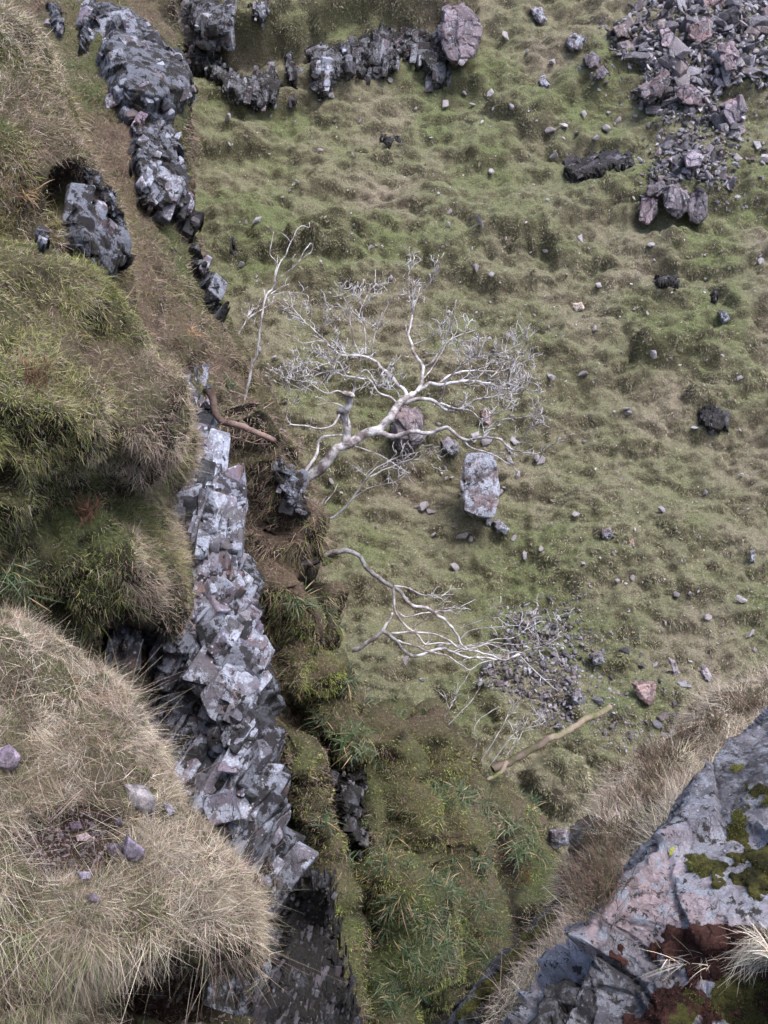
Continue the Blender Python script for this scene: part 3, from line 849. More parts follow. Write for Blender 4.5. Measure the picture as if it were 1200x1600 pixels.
outcrop([(112, 252), (140, 258), (172, 305), (186, 355), (176, 362), (150, 312), (128, 280)], [BANK, RIDGE], 0.35,
        'narrow pale rock rim curving above the peaty recess at the left', seed=21, size=(0.25, 0.3, 0.3), amp=0.15, mat=M_rock_cliff, fall=6)
outcrop([(56, 360), (72, 365), (78, 392), (62, 396)], [BANK, KNOLL], 0.2, 'small blue-grey rock corner low in the grass bank at the left', seed=23, size=(0.3, 0.3, 0.3), amp=0.1, mat=M_rock_cliff, fall=6)
outcrop([(318, 592), (332, 602), (336, 640), (334, 662), (322, 660), (316, 630)], [RIDGE, CLIFF], 0.4, 'small pale stepped rock above the main cliff', seed=22, size=(0.3, 0.4, 0.3), amp=0.2)
outcrop([(425, 705), (450, 712), (480, 760), (490, 800), (482, 830), (462, 815), (440, 780), (422, 745)], RIDGE, 0.35, 'grey broken rock behind the foot of the big bare tree', seed=24, size=(0.35, 0.5, 0.4), amp=0.25)
outcrop([(390, 905), (415, 912), (420, 960), (408, 968), (395, 940)], RIDGE, 0.5, 'pinkish rock flake right of the main cliff', seed=26, size=(0.3, 0.5, 0.6), amp=0.2)
outcrop([(548, 1190), (562, 1188), (570, 1210), (566, 1240), (576, 1300), (560, 1335), (525, 1290), (530, 1240)], RIDGE, 0.2, 'dark overhung rock rib on the mossy slope right of the cliff', seed=27, mat=M_rock_dark, size=(0.3, 0.4, 0.35), amp=0.14, wob=16)
outcrop([(440, 1390), (490, 1372), (520, 1385), (520, 1430), (540, 1500), (555, 1600), (560, 1640), (380, 1640), (400, 1560), (430, 1480)], [CLIFF], 0.3, 'dark slaty rock below the foot of the cliff', seed=28, mat=M_rock_dark, size=(0.12, 0.3, 0.4), amp=0.1, wob=14)
outcrop([(170, 985), (205, 985), (212, 1010), (205, 1032), (182, 1030)], [KNOLL, CLIFF], 0.3, 'pinkish block tucked in the hollow under the hanging grass', seed=29, size=(0.3, 0.4, 0.35), amp=0.15)
# crags of the hillside
Rh = rot(0, 12, -5)
crags = [
    ([(262, 20), (330, 40), (352, 110), (380, 118), (430, 105), (440, 140), (432, 168), (395, 176), (360, 160), (318, 118), (285, 95)], 0.45, 'long broken dark crag stepping down left of the upper turf', M_rock_far),
    ([(480, 75), (560, 58), (628, 40), (690, 50), (705, 92), (700, 132), (688, 142), (655, 108), (625, 92), (600, 122), (570, 126), (520, 130), (500, 158), (484, 130)], 0.4, 'broken ledge of pale rock splinters along the lip of the upper crags', M_rock_far),
    ([(245, 0), (330, 0), (352, 40), (345, 90), (338, 130), (300, 105), (275, 70), (250, 30)], 0.68, 'dark craggy rocks left of the turf band at the top', M_rock_far),
    ([(316, 0), (372, 0), (370, 35), (350, 62), (330, 55), (318, 30)], 1.5, 'tall smooth grey slab at the top of the upper crags', M_rock_back),
    ([(378, 128), (425, 112), (440, 140), (430, 165), (400, 172), (365, 162), (352, 140)], 0.60, 'rounded grey crag with cracks at the foot of the upper turf', M_rock_far),
    ([(442, 80), (455, 78), (466, 115), (466, 140), (452, 135), (445, 110)], 0.6, 'thin upright rock sliver in the upper crags', M_rock_far),
    ([(450, 152), (462, 147), (470, 155), (466, 168), (452, 166)], 0.45, 'small dark rock knob below the upper crags', M_rock_dark),
    ([(492, 82), (520, 75), (528, 115), (515, 150), (500, 158), (486, 140), (495, 110)], 0.52, 'pale leaning crag left of the upright slab in the upper crags', M_rock_back),
    ([(525, 65), (552, 62), (556, 105), (540, 122), (525, 115)], 0.83, 'upright grey slab in the middle of the upper crags', M_rock_back),
    ([(562, 80), (590, 35), (615, 40), (625, 95), (615, 118), (590, 112), (575, 125), (563, 108)], 0.60, 'row of vertical rock splinters in the upper crags', M_rock_far),
    ([(628, 45), (660, 45), (668, 80), (690, 95), (705, 92), (700, 130), (690, 142), (660, 118), (640, 100), (630, 80)], 0.75, 'big slanting crag under a grass cap beside the purple boulder', M_rock_far),
    ([(385, 5), (420, 0), (425, 25), (410, 40), (392, 30)], 0.5, 'pale rock face near the top edge in the upper crags', M_rock_back),
    ([(882, 250), (910, 240), (950, 228), (985, 242), (990, 265), (960, 270), (930, 285), (900, 288), (880, 275)], 0.3, 'black wet rock ledge under a turf lip on the upper hillside', M_rock_dark),
    ([(1018, 432), (1040, 428), (1066, 440), (1062, 456), (1035, 456), (1020, 450)], 0.35, 'dark slaty ledge under a mossy lip on the right hillside', M_rock_dark),
    ([(1104, 460), (1125, 440), (1130, 452), (1120, 476), (1108, 474)], 0.35, 'dark rock corner below the turf lip at the right', M_rock_dark),
    ([(355, 365), (372, 368), (375, 400), (362, 402)], 0.3, 'dark peaty rock scar left of the thin sapling', M_rock_dark),
    ([(590, 205), (628, 208), (632, 235), (600, 232)], 0.15, 'brown stony scar in the upper turf', M_rock_dark),
    ([(1085, 635), (1120, 628), (1142, 645), (1138, 675), (1118, 680), (1092, 668)], 0.35, 'brown peaty overhang on the right hillside', M_rock_dark),
]
for k, (poly, th, lab, m) in enumerate(crags):
    s = 1.0 if th > 0.6 else 0.6
    outcrop(poly, HILL, th, lab, seed=60 + 5 * k, R=Rh, size=(0.45 * s, 1.0 * s, 1.3 * s), amp=0.3 * min(1, th + 0.3), mat=m, step=1.6, fall=10, wob=5, bd=(1.0, 0.12) if 'ledge' not in lab else (0.5, 0.9),
            name='rock_outcrop', base=(0.12, 0.105, 0.12) if m is not M_rock_back else (0.17, 0.15, 0.16))
# slab edge under the right bank
outcrop([(865, 1408), (885, 1400), (888, 1425), (840, 1475), (800, 1520), (760, 1570), (725, 1620), (670, 1640), (700, 1590), (760, 1515), (820, 1455)], RBANK, 0.15,
        'long grey mossy slab edge running down the near right bank', seed=40, mat=M_rock_near, cover=0, size=(1.2, 0.7, 0.5), amp=0.12, R=Rn, fall=10, base=(0.24, 0.22, 0.23))
outcrop([(885, 1290), (925, 1268), (960, 1285), (925, 1325), (890, 1340)], RBANK, 0.12, 'smooth pale slab showing through grass on the right bank above the block', seed=42, mat=M_rock_near, cover=0, size=(0.6, 0.5, 0.4), amp=0.08, R=Rn, fall=10, base=(0.26, 0.23, 0.24))
outcrop([(880, 1525), (925, 1535), (905, 1575), (850, 1630), (800, 1640), (830, 1580)], [RBANK, NEAR], 0.15, 'pale sloping slab below the grass at the bottom right', seed=43, mat=M_rock_near, cover=0, size=(0.6, 0.5, 0.4), amp=0.1, R=Rn, fall=14, base=(0.26, 0.23, 0.24))


# ------------------------------------------------------------------ moss and red-moss covers laid on rock
def cover(poly, lands, thick, colfn, mat, name, seed, step=2.0, wob=10, fall=8, bumps=0.05, kind='stuff', label=None, cat=None, frag=0.0):
    poly = np.array(poly, float)
    x0, y0 = poly.min(0) - 12; x1, y1 = poly.max(0) + 12
    X, Y = np.meshgrid(np.arange(x0, x1, step), np.arange(y0, y1, step))
    P = np.zeros(X.shape + (3,)); ok = np.zeros(X.shape, bool)
    for i in range(X.shape[0]):
        for j in range(X.shape[1]):
            h = hit(X[i, j], Y[i, j], lands)
            if h: P[i, j] = h[0]; ok[i, j] = True
    if not ok.all(): P = np.where(ok[..., None], P, W(X, Y, np.median(project(P[ok])[2])))
    N = grid_normals(P)
    if (N * P).sum(-1).mean() > 0: N = -N
    Pf = P.reshape(-1, 3)
    sd = poly_sd(X, Y, poly).ravel() + fbm(Pf, 1 / bumps / 2.5, 4, seed) * wob * 2.6 - frag
    lump = fbm(Pf, 1 / bumps, 3, seed + 3) * 0.5 + 0.5
    h = -0.02 + (thick * (0.15 + 0.65 * lump) + 0.02) * np.sqrt(sstep(-2, fall, sd))
    V = Pf + N.reshape(-1, 3) * h[:, None]
    F = grid_faces(*X.shape, mask=sd > -2)
    if not len(F): return None
    V, F, (Nv,) = compact(V, F, [N.reshape(-1, 3)])
    me = np_mesh(name, V, F, colfn(V), smooth=True)
    o = link(name, me, mat)
    tag(o, label, cat, kind=kind)
    L = Land(); L.o, L.V, L.F, L.N, L.me, L.name = o, V, F, Nv, me, name
    L.bvh = BVHTree.FromPolygons(V.tolist(), F.tolist())
    return L

def ncol(a, b, s, seed):
    a, b = np.array(a), np.array(b)
    return lambda V: lerp(np.tile(a, (len(V), 1)), b, 0.5 + fbm(V, s, 4, seed) * 1.4)
olive_moss = ncol((0.028, 0.026, 0.012), (0.09, 0.085, 0.028), 16, 1)
MOSSES = []
for k, (poly, t) in enumerate([
        ([(1105, 1345), (1140, 1322), (1160, 1330), (1150, 1365), (1170, 1340), (1200, 1330), (1215, 1370), (1190, 1400), (1180, 1420), (1160, 1400), (1120, 1400), (1100, 1380)], 0.035),
        ([(1080, 1340), (1110, 1330), (1120, 1345), (1100, 1370), (1080, 1360)], 0.03),
        ([(1178, 1245), (1215, 1230), (1215, 1275), (1190, 1270)], 0.03),
        ([(1140, 1270), (1160, 1255), (1165, 1280), (1150, 1310), (1135, 1300)], 0.02),
        ([(1110, 1220), (1135, 1205), (1150, 1190), (1160, 1200), (1130, 1230), (1112, 1240)], 0.02),
        ([(1175, 1390), (1200, 1380), (1215, 1400), (1200, 1440), (1182, 1410)], 0.03),
        ([(1040, 1560), (1080, 1545), (1110, 1560), (1080, 1610), (1040, 1610)], 0.03),
        ([(1120, 1530), (1170, 1515), (1215, 1530), (1215, 1610), (1150, 1610), (1110, 1580)], 0.03)]):
    MOSSES.append(cover(poly, [NEAR], t, olive_moss, M_moss, 'moss_cushion', 800 + 5 * k, kind=None, wob=20 if k < 6 else 6, frag=1.5 if k < 6 else 0, step=1.5,
                        label=['olive moss cushion spreading over the lower middle of the lichen rock', 'small olive moss patch left of the large cushion on the lichen rock',
                               'moss tuft on the lichen rock at the right frame edge, uppermost', 'narrow dark moss strip on the upper face of the lichen rock',
                               'thin moss streak along the upper edge of the lichen rock', 'hanging moss lobe right of the large cushion on the lichen rock',
                               'bright moss lump below the red moss at the bottom edge', 'brown-green moss bed in the bottom right corner'][k], cat='moss'))
RED = cover([(985, 1470), (1060, 1440), (1150, 1455), (1215, 1450), (1220, 1520), (1120, 1540), (1215, 1560), (1215, 1620), (1060, 1620), (960, 1620), (1010, 1560), (1040, 1520), (980, 1500)],
            [NEAR], 0.03, ncol((0.028, 0.013, 0.012), (0.075, 0.036, 0.03), 14, 4), M_moss, 'red_moss', 850, step=2.0, wob=22, frag=10)
MED = cover([(945, 1290), (985, 1240), (1040, 1180), (1090, 1140), (1100, 1150), (1060, 1230), (1000, 1310), (930, 1400), (915, 1420), (915, 1370)], [NEAR, RBANK], 0.03, olive_moss, M_moss, 'edge_moss', 870, wob=6, step=2.5)
SM = cover([(860, 1425), (875, 1430), (840, 1470), (790, 1530), (740, 1580), (715, 1590), (770, 1520), (820, 1460)], [L for L in LANDS if L.name in ('right_bank', 'rock_outcrop')], 0.03, olive_moss, M_moss, 'slab_moss', 880, wob=6)
# yellow lichen spot
YL = cover([(1044, 1322), (1054, 1318), (1058, 1328), (1050, 1342), (1042, 1340)], [NEAR], 0.004, ncol((0.42, 0.5, 0.08), (0.5, 0.55, 0.12), 9, 9), M_moss, 'lichen_spot', 890, wob=2, fall=3,
           kind=None, label='yellow-green lichen spot on the grey-pink rock', cat='lichen')

# ------------------------------------------------------------------ grass blades as real strips
def strips(name, B, D0, BEND, Ln, Wd, seg, cols, mat, tipdark=None, twist=None):
    n = len(B)
    t = np.linspace(0, 1, seg + 1)
    side = np.cross(D0, rng.normal(size=(n, 3))); side /= np.linalg.norm(side, axis=1, keepdims=True) + 1e-9
    V = np.zeros((n, seg + 1, 2, 3), np.float32)
    for k, tk in enumerate(t):
        c = B + D0 * (Ln * tk)[:, None] + BEND * (Ln * tk * tk)[:, None]
        w = (Wd * (1 - tk * 0.85) * 0.5)[:, None] * side
        V[:, k, 0] = c - w; V[:, k, 1] = c + w
    idx = (np.arange(n) * (seg + 1) * 2)[:, None, None] + (np.arange(seg) * 2)[None, :, None]
    F = (idx + np.array([0, 1, 3, 2])[None, None, :]).reshape(-1, 4)
    C = np.repeat(cols, (seg + 1) * 2, axis=0)
    me = np_mesh(name, V.reshape(-1, 3), F, C, smooth=False)
    return link(name, me, mat)

# which faces the view can reach: sparse depth map, so blades are not spent on hidden ground
GX, GY = np.arange(-140, 1345, 14), np.arange(-150, 1755, 14)
DM = np.full((len(GY), len(GX)), 99.0)
for i_, gy in enumerate(GY):
    for j_, gx in enumerate(GX):
        dv = Vector(W(gx, gy, 1.0)); ln_ = dv.length; dv.normalize(); b_ = 99.0
        for L_ in LANDS[:8]:
            r_ = L_.bvh.ray_cast(Vector((0, 0, 0)), dv, 60)
            if r_[0] is not None: b_ = min(b_, r_[3] / ln_)
        DM[i_, j_] = b_
_q = np.pad(DM, 2, mode='edge')
DM = np.max([_q[a:a + DM.shape[0], b:b + DM.shape[1]] for a in range(5) for b in range(5)], axis=0)
def reach(px, py, d):
    i = np.clip(((py + 150) / 14).round().astype(int), 0, len(GY) - 1); j = np.clip(((px + 140) / 14).round().astype(int), 0, len(GX) - 1)
    return np.where(d < DM[i, j] + 0.8, 1.0, 0.1)

def sample(L, n, power=1.0, wfn=None):
    T = L.V[L.F]                       # quads
    cen = T.mean(1)
    a = 0.5 * np.linalg.norm(np.cross(T[:, 2] - T[:, 0], T[:, 3] - T[:, 1]), axis=1)
    nn = L.N[L.F].mean(1)
    px, py, d = project(cen)
    d = np.maximum(d, 1.5)
    vis = np.clip(-(nn * cen).sum(1) / np.linalg.norm(cen, axis=1), -0.3, 1)
    rc = reach(px, py, d)
    nn = np.where(((vis < 0) & (rc > 0.5))[:, None], -nn, nn); vis = np.where(rc > 0.5, np.abs(vis), vis)
    w = a / d ** 2 * (0.25 + 0.75 * np.clip(vis, 0, 1)) * (vis > -0.25)
    w *= (px > -140) & (px < 1340) & (py > -150) & (py < 1750)
    w = w * rc * (1 - 0.6 * ((px < -20) | (px > 1220) | (py < -20) | (py > 1620)))
    if wfn is not None: w = w * wfn(cen, nn, px, py, d)
    f = rng.choice(len(w), n, p=w / w.sum())
    r = rng.random((n, 2))
    A, Bq, Cq, Dq = (T[f, k] for k in range(4))
    P = (A * (1 - r[:, :1]) + Bq * r[:, :1]) * (1 - r[:, 1:]) + (Dq * (1 - r[:, :1]) + Cq * r[:, :1]) * r[:, 1:]
    return P, nn[f]

def grass(name, L, n, ln, wd, colfn, seg=3, wfn=None, droop=0.8, up=0.5, spread=0.45, seed=0, swirl=0.35, mat=None, clump=2.2, curl=0.5, lenfn=None, var=0.76):
    P, N = sample(L, n, wfn=wfn)
    fl = np.stack([fbm(P, clump * 0.6, 3, seed + s) for s in (1, 2, 3)], -1) * swirl * 2.2
    hf = np.stack([fbm(P, clump * 3.2, 2, seed + s) for s in (21, 22, 23)], -1) * 1.5
    d0 = N * 0.6 + np.array([0, 0, up]) + fl + hf + rng.normal(size=(n, 3)) * spread
    d0 /= np.linalg.norm(d0, axis=1, keepdims=True)
    down = np.array([0, 0, -1.0]) + N * 0.35 + rng.normal(size=(n, 3)) * curl + fl * 0.5
    long = 0.55 + 0.55 * rng.random(n) + 0.5 * fbm(P, clump * 1.5, 3, seed + 9)
    Ln = ln * np.clip(long, 0.25, 1.7)
    if lenfn is not None: Ln = Ln * lenfn(P)
    cols = colfn(P, N) * (1 + 0.5 * fbm(P, clump * 2.6, 2, seed + 31))[:, None]
    cols = cols * (1 - var / 2 + var * rng.random((n, 1))) * (1 + rng.normal(size=(n, 3)) * 0.05)
    o = strips(name, P - N * 0.01, d0, down * droop, Ln, wd * (0.6 + 0.8 * rng.random(n)), seg, cols, mat or M_grass)
    o['kind'] = 'stuff'
    return o

def pick(n, *cw):
    """random choice between colours per blade, weights are arrays"""
    w = np.stack([np.clip(c[1], 0.0, None) * np.ones(n) for c in cw], -1)
    w = np.cumsum(w / w.sum(1, keepdims=True), 1)
    k = (rng.random((n, 1)) > w).sum(1)
    return np.array([c[0] for c in cw])[np.clip(k, 0, len(cw) - 1)]

def near_cols(P, N):
    a = fbm(P, 0.8, 3, 701); b = fbm(P, 2.3, 3, 702)
    px, py, d = project(P)
    g = sstep(260, 0, px + a * 120) * sstep(1340, 1460, py)
    return pick(len(P), (STRAW, 0.9 + a - g * 0.5), (PALE, 0.8 + b * 1.4 - g * 0.5), (PINKB, 0.7), (GREEN * 1.5, 0.15 + g * 1.6 - a * 1.0), (BROWN * 1.5, 0.35 - b * 1.5), (OLIVE, 0.3 - b), (RUST * 1.2, 0.05 + 0.4 * sstep(0.25, 0.4, a)))
def knoll_cols(P, N):
    px, py, d = project(P)
    a = fbm(P, 0.8, 3, 711); b = fbm(P, 2.3, 3, 712)
    g = sstep(220, 60, px + a * 90) * sstep(1000, 700, py) + 0.8 * sstep(560, 470, py) + a * 0.6
    low = sstep(720, 800, py) * sstep(230, 150, px + b * 60)
    return pick(len(P), (STRAW * 0.95, 0.6 + b), (PINKB, 0.55 + b - g * 0.3), (np.array((0.31, 0.31, 0.125)), g * 1.5), (MOSS, g * 0.5 + low), (GREEN, 0.15 + low * 1.6), (BROWN * 1.2, 0.3), (RUST, 0.08))
def bank_cols(P, N):
    px, py, d = project(P)
    a = fbm(P, 0.8, 3, 721); b = fbm(P, 2.0, 3, 722)
    top = sstep(160, 40, py)
    return pick(len(P), (PALE, 0.2 + top * 2), (PINKB * 0.9, 0.5 + b + top), (OLIVE * 1.1, 0.6 + a), (np.array((0.22, 0.22, 0.06)), 0.35 - b * 1.3), (BROWN * 1.3, 0.6 - a), (RUST, 0.06))
def ridge_cols(P, N):
    px, py, d = project(P)
    a = fbm(P, 0.55, 3, 731); b = fbm(P, 1.5, 3, 732); e = fbm(P, 1.0, 3, 733)
    low = sstep(820, 1000, py) * sstep(400, 480, px)
    return pick(len(P), (BROWN * 1.6, 0.9 - low * 0.3 - a * 1.2), (PINKB * 0.85, 0.8 + b * 1.6 - low * 0.2), (STRAW * 0.75, 0.4 + a * 0.5 - e), (MOSS * 1.1, 0.1 + low * 0.55 + a * 1.6 + e), (GREEN, 0.15 + low * 0.4 - b), (OLIVE, 0.4), (RUST * 1.3, 0.08 + 0.8 * low * sstep(0.2, 0.4, e)), (PEAT_AND_SHADE * 2, 0.25))
def hill_cols(P, N):
    a = fbm(P, 0.45, 4, 741); b = fbm(P, 1.6, 3, 742); c = fbm(P, 0.18, 2, 743)
    steep = sstep(0.8, 0.45, N[:, 2])
    br = sstep(0.28, 0.5, fbm(P, 0.9, 3, 744))
    return 1.3 * pick(len(P), (STRAW * 0.8, 1.4 + 0.8 * a + 0.5 * c), (PALE * 0.5, 0.7 + 0.8 * a), (np.array((0.115, 0.138, 0.065)), 0.85 - 0.7 * a - 0.6 * b), (np.array((0.165, 0.178, 0.088)), 1.1 - b * 0.6), (MOSS * 0.75, 0.1 - c),
                (BROWN, 0.12 + steep * 0.4 + 0.8 * br), (PINKB * 0.6, 0.15 + br), (PEAT_AND_SHADE * 1.3, steep * 0.25), (RUST * 0.8, 0.02 + br * 0.25))
def rbank_cols(P, N):
    b = fbm(P, 1.5, 3, 752)
    return pick(len(P), (PALE, 1.0 + b), (STRAW, 0.8), (PINKB, 0.6 - b), (BROWN * 1.2, 0.4 - b), (OLIVE, 0.25))

hole = lambda cx, cy, rx, ry: (lambda c, n, px, py, d: 1 - 0.97 * sstep(1.15, 0.8, np.hypot((px - cx) / rx, (py - cy) / ry) + fbm(c, 3, 3, 33) * 0.5))
def n2w(c, n, px, py, d):
    return hole(105, 1318, 98, 62)(c, n, px, py, d) * hole(312, 1556, 158, 84)(c, n, px, py, d) * (1 - 0.6 * sstep(0.3, 0.5, fbm(c, 2.5, 2, 34)))
def kw(c, n, px, py, d):
    return hole(205, 1000, 62, 48)(c, n, px, py, d)
def dark_thatch(P, N):
    a = fbm(P, 1.6, 3, 761)
    return pick(len(P), (BROWN, 0.8), (STRAW * 0.55, 0.6 + a), (GREEN * 0.9, 0.4 - a), (MOSS * 0.8, 0.3 - a), (RUST * 0.7, 0.15), (PINKB * 0.6, 0.4))
# short matted thatch, then looser long dead blades above it
grass('near_thatch', KNOLL2, 110000, 0.055, 0.005, dark_thatch, seg=2, wfn=n2w, droop=0.5, seed=902, spread=1.2)
grass('near_grass', KNOLL2, 150000, 0.08, 0.0036, near_cols, seg=4, wfn=lambda c, n, px, py, d: n2w(c, n, px, py, d) * (0.05 + sstep(-0.12, 0.22, fbm(c, 2.4, 3, 43))), droop=0.4, seed=900, swirl=0.8, spread=1.1, curl=1.6, clump=3)
grass('near_fringe', KNOLL2, 16000, 0.14, 0.0034, near_cols, seg=5, wfn=lambda c, n, px, py, d: n2w(c, n, px, py, d) * np.clip(-(n * c).sum(1) / np.linalg.norm(c, axis=1) * 2 - 0.5, 0.02, 1) * (0.05 + sstep(0.1, 0.4, fbm(c, 1.8, 2, 44)) + 0.3 * sstep(1420, 1450, py) * sstep(1500, 1470, py)), droop=0.7, seed=904, swirl=0.9, spread=0.9, curl=1.6, clump=3)
short = lambda P: 1 - 0.6 * sstep(260, 60, project(P)[0] + fbm(P, 0.8, 3, 711) * 90) * sstep(560, 680, project(P)[1])
grass('knoll_thatch', KNOLL, 90000, 0.06, 0.007, lambda P, N: 0.75 * knoll_cols(P, N), seg=2, wfn=kw, droop=0.5, seed=912, spread=1.1)
grass('knoll_grass', KNOLL, 130000, 0.09, 0.0048, knoll_cols, seg=4, wfn=lambda c, n, px, py, d: kw(c, n, px, py, d) * (0.05 + sstep(-0.12, 0.22, fbm(c, 2.0, 3, 45))), droop=0.4, seed=910, swirl=0.8, spread=1.0, curl=1.5, lenfn=short)
grass('bank_grass', BANK, 100000, 0.095, 0.0065, bank_cols, seg=3, droop=0.4, seed=920, spread=1.0, curl=1.4, wfn=hole(100, 300, 38, 46))
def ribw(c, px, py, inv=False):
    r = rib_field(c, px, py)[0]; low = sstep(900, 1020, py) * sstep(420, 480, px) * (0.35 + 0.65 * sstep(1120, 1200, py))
    return (sstep(0.1, 0.35, r) if inv else 1 - 0.85 * low * sstep(0.25, 0.02, r) * sstep(0.2, -0.05, fbm(c, 1.3, 3, 48)))  # fewer blades between ribs, so the painted-dark ground reads as shade
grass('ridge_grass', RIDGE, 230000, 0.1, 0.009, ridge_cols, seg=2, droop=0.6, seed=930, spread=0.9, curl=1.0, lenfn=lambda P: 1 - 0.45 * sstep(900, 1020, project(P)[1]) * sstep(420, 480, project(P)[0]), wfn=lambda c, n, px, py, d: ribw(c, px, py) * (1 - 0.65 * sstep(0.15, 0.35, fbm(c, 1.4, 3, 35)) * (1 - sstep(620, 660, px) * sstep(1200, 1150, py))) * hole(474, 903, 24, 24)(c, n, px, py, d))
spots = lambda L: (lambda c, n, px, py, d: sum(w * (np.hypot((px - x) / rx, (py - y) / ry) < 1) for x, y, rx, ry, w in L) + 1e-9)
grass('ledge_grass', CLIFF, 24000, 0.11, 0.0055, lambda P, N: pick(len(P), (PALE * 0.8, 0.7), (PINKB, 0.8), (STRAW * 0.8, 0.6), (BROWN * 1.4, 0.5), (GREEN, 0.4)), seg=3, droop=0.6, seed=945, spread=0.9, curl=1.2,
      wfn=spots([(485, 1535, 42, 45, 1.2), (435, 1350, 30, 34, 1.0), (318, 893, 36, 12, 0.8), (352, 1080, 16, 34, 0.6), (300, 1090, 26, 12, 0.5), (265, 1145, 30, 10, 0.5), (340, 760, 8, 50, 0.3), (345, 690, 26, 16, 0.8), (530, 1590, 30, 30, 0.8), (470, 1470, 26, 50, 1.2), (430, 1560, 40, 40, 0.9)]))
rcut = lambda c, n, px, py, d: 1 - 0.97 * sstep(-60, -110, px - np.interp(py, [1290, 1410, 1510, 1640], [960, 935, 870, 830]))
rcut2 = lambda c, n, px, py, d: np.clip(rcut(c, n, px, py, d), 0, 1) * (1 - 0.96 * sstep(36, 24, np.abs(px - np.interp(py, [1400, 1450, 1515, 1590, 1640], [875, 838, 785, 720, 685]))) * (py > 1395))
grass('bank_straw', RBANK, 90000, 0.13, 0.0045, rbank_cols, seg=4, wfn=rcut2, droop=0.8, up=0.7, seed=940, swirl=0.8, spread=0.7, curl=0.8)
hill_holes = lambda c, n, px, py, d: 1 - 0.6 * sstep(0.25, 0.5, fbm(c, 1.1, 2, 36))
grass('hill_grass', HILL, 640000, 0.055, 0.015, hill_cols, seg=1, droop=0.7, up=0.5, spread=0.8, seed=950, wfn=hill_holes, clump=1.6, var=0.2)
lowz = lambda c, n, px, py, d: ribw(c, px, py, True) * sstep(900, 1020, py) * sstep(430, 500, px) * (0.2 + sstep(-0.1, 0.2, fbm(c, 0.9, 3, 38))) + 0.04 * sstep(0.1, 0.3, fbm(c, 1.1, 2, 39))  # bright moss gathered on rib tops, its colour standing in for light contrast
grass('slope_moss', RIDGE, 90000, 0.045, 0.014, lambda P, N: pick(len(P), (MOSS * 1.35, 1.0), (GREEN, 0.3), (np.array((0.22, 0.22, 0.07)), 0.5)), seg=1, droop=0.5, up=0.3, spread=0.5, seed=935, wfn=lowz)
def moss_fuzz(name, L, n, ln, wd, ca, cb):
    if L: grass(name, L, n, ln, wd, lambda P, N: pick(len(P), (np.array(ca), 0.5), (np.array(cb), 0.5 + fbm(P, 9, 2, 61))), seg=1, droop=0.2, up=0.3, spread=0.9, seed=960, var=1.3)
for Lm, n in ((RED, 26000), (MED, 9000), (SM, 5000)):
    moss_fuzz('moss_fuzz', Lm, n, 0.018 if Lm is RED else 0.022, 0.004, (0.1, 0.042, 0.035) if Lm is RED else (0.16, 0.17, 0.04), (0.05, 0.022, 0.02) if Lm is RED else (0.08, 0.09, 0.02))
for Lm in MOSSES:
    moss_fuzz('moss_fuzz', Lm, 9000, 0.016, 0.005, (0.135, 0.13, 0.04), (0.07, 0.075, 0.022))

# heather / bilberry stems on the right bank: stiff, forked, red-brown
def shrubby(name, spots, label, cat, cola, colb, hgt=0.28, nst=36, wd=0.0055, group=None):
    for k, (px, py, r) in enumerate(spots):
        h = hit(px, py, [RBANK, NEAR, KNOLL, KNOLL2, RIDGE, BANK])
        if not h: continue
        base = np.array(h[0]); nn = np.array(h[1])
        S = []; 
        for i in range(nst):
            b = base + rng.normal(size=3) * r * 0.32; b = b - nn * np.dot(b - base, nn)
            d = nn * 0.4 + np.array([0, 0, 0.9]) + rng.normal(size=3) * 0.4; d /= np.linalg.norm(d)
            L0 = hgt * (0.5 + 0.7 * rng.random())
            S.append((b, d, L0))
            for q in range(5):
                t = 0.3 + 0.6 * rng.random()
                d2 = d + rng.normal(size=3) * 0.45; d2 /= np.linalg.norm(d2)
                S.append((b + d * L0 * t, d2, L0 * (0.2 + 0.25 * rng.random())))
        B = np.array([s[0] for s in S]); D = np.array([s[1] for s in S]); Ln = np.array([s[2] for s in S])
        n = len(S)
        cols = pick(n, (np.array(cola), 1.0), (np.array(colb), 0.8)) * (0.6 + 0.8 * rng.random((n, 1)))
        o = strips(name, B, D, rng.normal(size=(n, 3)) * 0.12, Ln, np.full(n, wd), 2, cols, M_grass)
        tag(o, label[k % len(label)] if isinstance(label, list) else label, cat, group)

